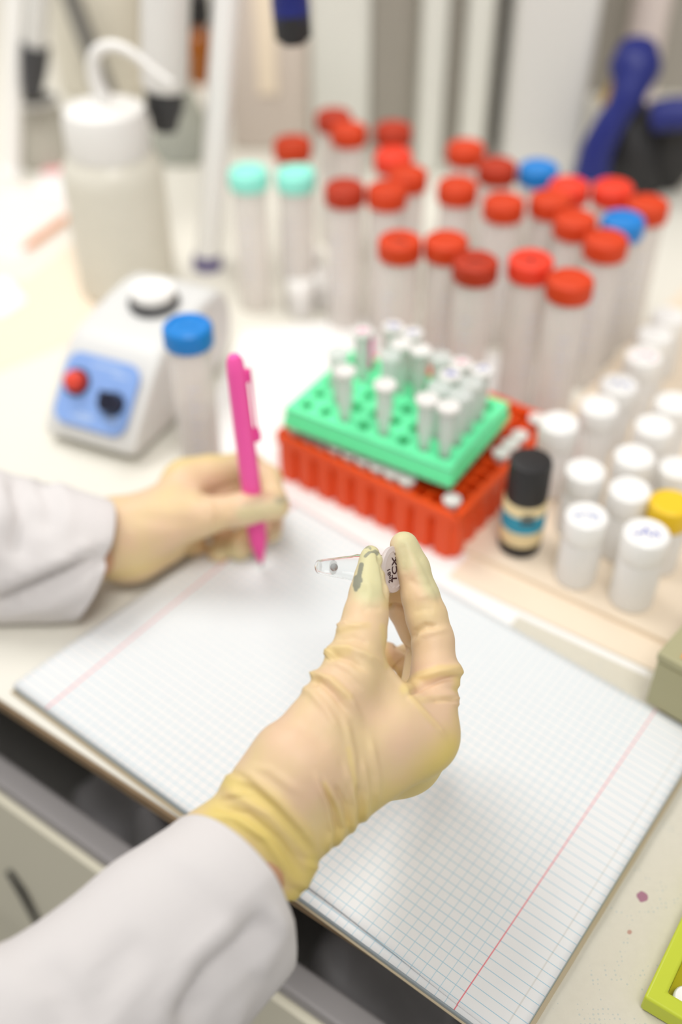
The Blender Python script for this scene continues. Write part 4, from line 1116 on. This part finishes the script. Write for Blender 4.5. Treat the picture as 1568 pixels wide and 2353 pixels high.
RPNT = [
 ([(500, 1870), (600, 1910), (680, 2010)], 75, 0, .95), ([(530, 1800), (620, 1850), (710, 1950)], 55, 0, .8), ([(720, 1975), (700, 2040), (668, 2072)], 60, 0, 1),
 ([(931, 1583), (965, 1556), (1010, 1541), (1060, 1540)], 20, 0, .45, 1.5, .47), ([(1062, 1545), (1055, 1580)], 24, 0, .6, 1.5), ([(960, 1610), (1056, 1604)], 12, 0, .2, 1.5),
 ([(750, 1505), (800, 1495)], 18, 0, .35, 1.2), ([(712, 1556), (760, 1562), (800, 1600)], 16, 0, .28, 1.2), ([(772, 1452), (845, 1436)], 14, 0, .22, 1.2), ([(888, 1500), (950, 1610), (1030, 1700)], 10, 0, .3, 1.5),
 ([(760, 1960), (860, 1880), (960, 1825), (1045, 1720)], 85, 0, .9), ([(1062, 1640), (1050, 1720), (1000, 1800)], 40, 0, .5),  # loose yellow latex, deepened in colour to stand in for olive shade below
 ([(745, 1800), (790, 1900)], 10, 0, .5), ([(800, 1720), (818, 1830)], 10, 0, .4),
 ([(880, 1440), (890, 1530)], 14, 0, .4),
 ([(855, 1265), (850, 1350)], 62, 2, 1.0, 1.4, .46), ([(930, 1230), (965, 1260), (1000, 1345)], 44, 2, .9, 1.4), ([(925, 1250), (935, 1290)], 40, 2, .8, 1.2),
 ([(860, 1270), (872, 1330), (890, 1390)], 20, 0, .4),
 ([(831, 1298), (828, 1312), (824, 1330)], 6, 1, 1, 6, .45), ([(822, 1330), (820, 1345)], 10, 1, 1, 6, .45), ([(826, 1328), (829, 1334)], 6, 1, 1, 6, .45), ([(818, 1345), (818, 1355)], 5, 1, 1, 6, .45),
 ([(840, 1278), (850, 1268), (862, 1265), (870, 1270)], 4, 1, .9, 5, .45), ([(836, 1258), (846, 1255), (852, 1259)], 2.5, 1, .7, 5, .46), ([(902, 1229), (906, 1227)], 3, 1, .6, 3, .46),
]
person = empty('person', (-.42, .05, .0)); tag(person, 'person in white lab coat and cream gloves, writing and holding a small tube', 'person')
gm = glove_mesh('glove', fR, RS, RPNT, 1)
child(link('glove', gm, None, M['latex']), person)

# ---- left hand
lp = [J(275, 1225, .625, 17), J(400, 1160, .628, 15), J(290, 1250, .630, 17), J(420, 1165, .640, 14), J(300, 1265, .635, 14), J(410, 1200, .650, 13),
      J(300, 1230, .622, 15), J(440, 1180, .618, 13), J(430, 1100, .637, 11.5), J(430, 1150, .648, 12), J(300, 1270, .632, 13), J(380, 1245, .636, 12),
      J(430, 1240, .655, 8), J(456, 1262, .656, 6.5), J(250, 1215, .625, 17), J(300, 1230, .628, 17), J(240, 1260, .625, 15), J(300, 1265, .630, 15)]
lthumb = [J(350, 1225, .622, 13), J(465, 1185, .611, 10.6), J(560, 1170, .607, 8.6), J(628, 1163, .608, 7.2), J(636, 1162, .608, 6.8)]
lindex = [J(425, 1105, .637, 11.5), J(480, 1085, .640, 9.8), J(570, 1068, .645, 8.2), J(618, 1100, .640, 7.4), J(632, 1150, .630, 6.8), J(632, 1172, .627, 6.4)]
lmid = [J(430, 1145, .648, 11), J(590, 1110, .655, 8), J(628, 1165, .648, 7.2), J(622, 1222, .640, 6.8)]
lring = [J(425, 1165, .652, 10.5), J(560, 1160, .664, 8), J(580, 1215, .660, 7.6), J(551, 1260, .647, 7.6)]
lpink = [J(410, 1195, .655, 10), J(500, 1210, .662, 7.4), J(520, 1240, .658, 6.8), J(503, 1272, .650, 6.9)]
fL = build_field([('pairs', lp, .012, .010), ('chain', lthumb, .006, .008), ('chain', lindex, .004, .007), ('chain', lmid, .003, .003), ('chain', lring, .003, .003), ('chain', lpink, .003, .003)], .024, .0012, .008)
LSK = [([(478, 1210), (486, 1180), (482, 1155)], 9, .0012, .66, -.6), ([(500, 1215), (505, 1185), (500, 1155)], 6, -.0008, .66), ([(525, 1205), (530, 1180)], 7, .0006, .66),
       ([(455, 1145), (470, 1130), (500, 1130)], 10, -.0012, .66), ([(300, 1180), (380, 1200), (460, 1200)], 16, -.0006, .66)]
LPNT = [([(560, 1180), (640, 1165)], 30, 2, .7, 1.2), ([(560, 1160), (600, 1150)], 9, 1, .25, 1.5), ([(640, 1150), (652, 1148)], 12, 1, .6, 1.5), ([(505, 1262), (560, 1268), (625, 1235)], 40, 2, .6, 1.2),
        ([(240, 1330), (350, 1305), (470, 1250)], 26, 0, .35), ([(340, 1100), (430, 1050), (560, 1035)], 22, 0, .4)]
gl = glove_mesh('glove', fL, LSK, LPNT, 0)
child(link('glove', gl, None, M['latex']), person)

# ---- sleeves and arms, one body path from wrist to wrist
def ringpt(U_, L_, d, thick, seg=40):
    a, b = P(*U_, d), P(*L_, d); c = .5 * (a + b); h = .5 * (b - a)
    return c, h, thick
SEG = 56
def ell(c, h, w, n=SEG, p=2.0):
    out = []
    for k in range(n):
        t = 2 * PI * k / n
        q = p if p == 2 else (1.45 if math.cos(t) > 0 else 2.15); x = math.copysign(abs(math.cos(t)) ** (2 / q), math.cos(t)); y = math.copysign(abs(math.sin(t)) ** (2 / q), math.sin(t))
        out.append(c + h * x + w * y)
    return out
rings = []
def st_px(u, l, d, bulge, thick, p=1.6):
    """elliptic sleeve section: u,l image points of its visible edges at depth d; bulge = image shift (px) of the near rim; thick = half depth"""
    a, b = P(*u, d), P(*l, d); c = .5 * (a + b); h = .5 * (b - a)
    mid = ((u[0] + l[0]) / 2 + bulge[0], (u[1] + l[1]) / 2 + bulge[1])
    w = P(*mid, d - thick) - c
    rings.append((c, h, w, p))
nR0 = len(rings)
for f in range(6):
    pass
RSt = [((405, 1886), (672, 2234), .392, (88, -60), .022), ((372, 1912), (654, 2258), .390, (78, -54), .025), ((318, 1946), (610, 2310), .388, (62, -45), .027), ((248, 1990), (560, 2370), .384, (45, -30), .029),
       ((150, 2072), (480, 2470), .378, (30, -20), .030), ((20, 2160), (380, 2600), .372, (20, -12), .032), ((-150, 2235), (280, 2740), .368, (10, -5), .034)]
for u, l, d, bg, th in RSt: st_px(u, l, d, bg, th)
def st_w(c, ax, r1, r2):
    ax = np.array(ax, float); ax /= np.linalg.norm(ax)
    rings.append((np.array(c, float), None, (ax, r1, r2), 2))
cR = rings[-1][0]; 
elbR = cR + (cR - rings[3][0]) / np.linalg.norm(cR - rings[3][0]) * .10
shR, shL = np.array([-.36, -.10, .34]), np.array([-.56, .16, .34]); neck = .5 * (shR + shL) + np.array([-.03, -.02, .03])
LSt = [((252, 1148), (172, 1428), .612, (34, 12), .024), ((235, 1142), (160, 1430), .612, (28, 8), .026), ((190, 1128), (110, 1432), .612, (20, 4), .028), ((125, 1108), (50, 1432), .613, (12, 2), .030), ((0, 1082), (-70, 1436), .615, (6, 0), .033), ((-160, 1060), (-220, 1440), .617, (4, 0), .035)]
tmp = rings; rings = []
for u, l, d, bg, th in LSt: st_px(u, l, d, bg, th)
Lr = rings; rings = tmp
cL = Lr[-1][0]; elbL = cL + (cL - Lr[2][0]) / np.linalg.norm(cL - Lr[2][0]) * .10; elbL[2] = max(elbL[2], .062)
path = [elbR, .5 * (elbR + shR), shR, neck, shL, .5 * (elbL + shL), elbL]
radii = [.056, .060, .072, .085, .072, .060, .056]
def loft(sections, name, close=True):
    V, F = [], []; n = SEG
    for s in sections: V += s
    for i in range(len(sections) - 1):
        for k in range(n):
            j = (k + 1) % n; F.append((i * n + k, i * n + j, (i + 1) * n + j, (i + 1) * n + k))
    return V, F
secs = []; 
for c, h, w, p in rings: secs.append(ell(c, h, w, p=p))
def align(prev, c, t, r):
    """round section perpendicular to t, its start point aligned with the previous ring"""
    t = t / np.linalg.norm(t); u = prev[0] - np.mean(prev, 0); u = u - t * (u @ t); u /= np.linalg.norm(u)
    v0 = prev[SEG // 4] - np.mean(prev, 0); w = np.cross(t, u)
    if w @ v0 < 0: w = -w
    return [c + r * (math.cos(2 * PI * k / SEG) * u + math.sin(2 * PI * k / SEG) * w) for k in range(SEG)]
allc = [cR] + path + [cL]
for i, (c, r) in enumerate(zip(path, radii)):
    t = allc[i + 2] - allc[i]; secs.append(align(secs[-1], c, t, r))
last = secs[-1]
for c, h, w, p in Lr[::-1]:
    e = ell(c, h, w, p=p)
    best = min(((sum(np.linalg.norm(e[(s + dr * k) % SEG] - last[k]) for k in range(0, SEG, 4)), s, dr) for s in range(SEG) for dr in (1, -1)))
    e = [e[(best[1] + best[2] * k) % SEG] for k in range(SEG)]; secs.append(e); last = e
# refine the sections along the path and add cloth folds
fine = []; nsec = len(secs); SUBN = 6
A = np.array(secs)
for i in range(nsec - 1):
    for k in range(SUBN):
        t = k / SUBN; a, b = A[max(i - 1, 0)], A[i]; c, d = A[i + 1], A[min(i + 2, nsec - 1)]
        fine.append(.5 * (2 * b + (c - a) * t + (2 * a - 5 * b + 4 * c - d) * t * t + (3 * b - a - 3 * c + d) * t ** 3))
fine.append(A[-1]); fine = np.array(fine)
cen = fine.mean(1, keepdims=True); rad = fine - cen; rl = np.linalg.norm(rad, axis=2, keepdims=True); nrm = rad / rl
px, py, dd = proj(fine.reshape(-1, 3)); dd = dd.reshape(fine.shape[:2]); px = px.reshape(dd.shape); py = py.reshape(dd.shape)
near = (dd < cen[..., 0] * 0 + np.array([proj(c)[2][0] for c in cen])[:, None] + .004)
off = np.zeros(dd.shape)
for pts, w, amp in [
    ([(600, 2130), (545, 2190), (480, 2240), (430, 2330)], 26, -.007), ([(640, 2120), (600, 2200), (560, 2260), (520, 2353)], 30, .003), ([(520, 2140), (455, 2200), (395, 2290), (360, 2360)], 28, .003),
    ([(300, 2180), (240, 2260), (210, 2360)], 28, -.003), ([(120, 2240), (160, 2300), (120, 2360)], 30, -.003), ([(580, 2240), (530, 2300), (500, 2360)], 16, -.003), ([(400, 1960), (480, 2010), (560, 2100)], 40, .0015),
    ([(0, 1384), (100, 1340), (180, 1300), (262, 1276)], 15, -.008), ([(0, 1350), (100, 1310), (190, 1272)], 22, .004), ([(-20, 1400), (110, 1385), (190, 1350)], 24, .004),
    ([(40, 1120), (60, 1180), (40, 1260)], 22, -.007), ([(100, 1110), (125, 1160), (110, 1200)], 20, -.005), ([(-10, 1100), (10, 1150), (0, 1200)], 18, .004), ([(130, 1120), (150, 1200), (140, 1280)], 24, .0015)]:
    d_, _p = seg_dist(px, py, pts); off += amp * np.exp(-(d_ / w) ** 2) * near
fine = fine + nrm * off[..., None]
over = ((fine - E0) @ EN) > -.004
fine[..., 2] = np.where(over, np.maximum(fine[..., 2], .0030), fine[..., 2])
V, F = loft([list(x) for x in fine], 'lab_coat')
cm = mesh('lab_coat', V, F, ang=180)
co = child(link('lab_coat', cm, None, M['coat']), person)
so = co.modifiers.new('solid', 'SOLIDIFY'); so.thickness = .0016; so.offset = -1
# bare forearms inside the sleeves: one continuous body surface
bp = [P(640, 1945, .401), P(575, 1990, .396), P(480, 2060, .391), P(300, 2230, .384), elbR, .5 * (elbR + shR), shR, neck, shL, .5 * (elbL + shL), elbL, P(40, 1262, .612), P(180, 1262, .616), P(300, 1240, .626)]
br = [.0125, .0175, .0215, .026, .036, .042, .055, .065, .055, .042, .036, .022, .019, .0165]
V, F = sweep(spline(bp, 8), list(np.interp(np.linspace(0, len(bp) - 1, (len(bp) - 1) * 8 + 1), range(len(bp)), br)), 28)
child(link('body', mesh('body', V, F, ang=60), None, M['skin']), person)

# ------------------------------------------------------------------ the held microtube
T0, T1 = P(727, 1302, .4660), P(900, 1311, .4425)
tax = (T1 - T0); tl = np.linalg.norm(tax); tax /= tl
hold = empty('microtube', tuple(T0)); tag(hold, 'clear microtube with handwritten lid held between the right thumb and index finger', 'microtube')
upv = -P(800, 1400, .45) + P(800, 1300, .45); 
Mt = basis(np.cross(upv, tax), upv, T0)
R3 = np.array(Mt.to_3x3())
ez_ = np.cross(R3[:, 0], R3[:, 1])
if ez_ @ tax < 0: Mt = basis(-np.cross(upv, tax), upv, T0)
sc = tl / .0362
clear = mat('clear_polypropylene', (.97, .98, .98, 1), .06, trans=1.0, ior=1.2, noise=.01)
liq = mat('clear_liquid', (.97, .98, .98, 1), .0, trans=1.0, ior=1.06, noise=.0)
def held(name, prof, m, seg=40, par=None):
    o = link(name, lathe(name, [(r * sc, z * sc) for r, z in prof], seg), None, m)
    o.parent = par or hold
    if par is None: o.matrix_parent_inverse = hold.matrix_basis.inverted(); o.matrix_basis = Mt
    return o
bd = held('body', [(0, 0), (.0014, .0003), (.0027, .0014), (.0032, .004), (.0050, .0185), (.0054, .020), (.0054, .0335), (.0060, .0340), (.0060, .0352), (.0050, .0352), (.0050, .0205), (.0046, .0185), (.0027, .0045), (.0022, .0018), (0, .0012)], clear)
lq_ = held('liquid', [(0, .0014), (.0019, .0020), (.0025, .0046), (.0029, .0088), (0, .0092)], liq)
held('bubble', [(0, .0074), (.0008, .0076), (.0014, .0082), (.0016, .0090), (.0014, .0098), (.0008, .0104), (0, .0106)], mat('bubble_grey', S(206, 206, 206), .1, trans=.6, ior=1.1))
lid = held('lid', [(0, .0353), (.0062, .0353), (.0078, .0358), (.0080, .0366), (.0078, .0374), (.0064, .0378), (.0060, .0374), (0, .0374)], frosted('lid_plastic', S(236, 226, 224), .08))
# oval lid tabs along the vertical
for v in lid.data.vertices:
    if abs(v.co.x) + abs(v.co.y) > .0065 * sc:
        v.co.y *= 1.12
# handwriting on the lid, read from the bottom upward
zt = .0376 * sc
def letter(body, size, x, y, rot):
    me = textmesh(body, size, .00004)
    o = link('lettering', me, lid, M['ink']); o.location = (x, y, zt); o.rotation_euler = (0, 0, rot); return o
letter('TCX', .0047 * sc, .0002, .0, PI / 2)
letter('2n81', .0029 * sc, -.0036, -.0022, PI / 2 + .25)
letter('116', .0026 * sc, .0016, .0052, PI / 2 + .25)

# ------------------------------------------------------------------ light
wd = bpy.data.worlds.new('world'); SC.world = wd; wd.use_nodes = True
wd.node_tree.nodes['Background'].inputs[0].default_value = (1.0, .985, .96, 1); wd.node_tree.nodes['Background'].inputs[1].default_value = .57
def area(name, loc, tgt, size, power, col=(1, .98, .95), sy=None, spread=180):
    l = bpy.data.lights.new(name, 'AREA'); l.energy = power; l.size = size; l.color = col; l.spread = math.radians(spread)
    if sy: l.shape = 'RECTANGLE'; l.size_y = sy
    o = bpy.data.objects.new(name, l); COL.objects.link(o); o.location = loc
    d = Vector(tgt) - Vector(loc); o.rotation_euler = d.to_track_quat('-Z', 'Y').to_euler(); return o
area('ceiling_or_fill_lamp', (-.6, 1.0, 1.45), (0, .65, 0), .9, 13, sy=.5)
area('ceiling_or_fill_lamp', (.1, -.3, 1.75), (.0, 1.25, .15), .6, 5.6, spread=80)  # added fill, aimed back to brighten the sides that face the camera
SC.view_settings.view_transform = 'Standard'; SC.view_settings.look = 'None'; SC.view_settings.gamma = 1.0
SC.view_settings.exposure = 0.0
try: SC.view_settings.use_curve_mapping = False
except Exception: pass
SC.cycles.transparent_max_bounces = 48; SC.cycles.max_bounces = 16; SC.cycles.transmission_bounces = 16
SC.render.film_transparent = False
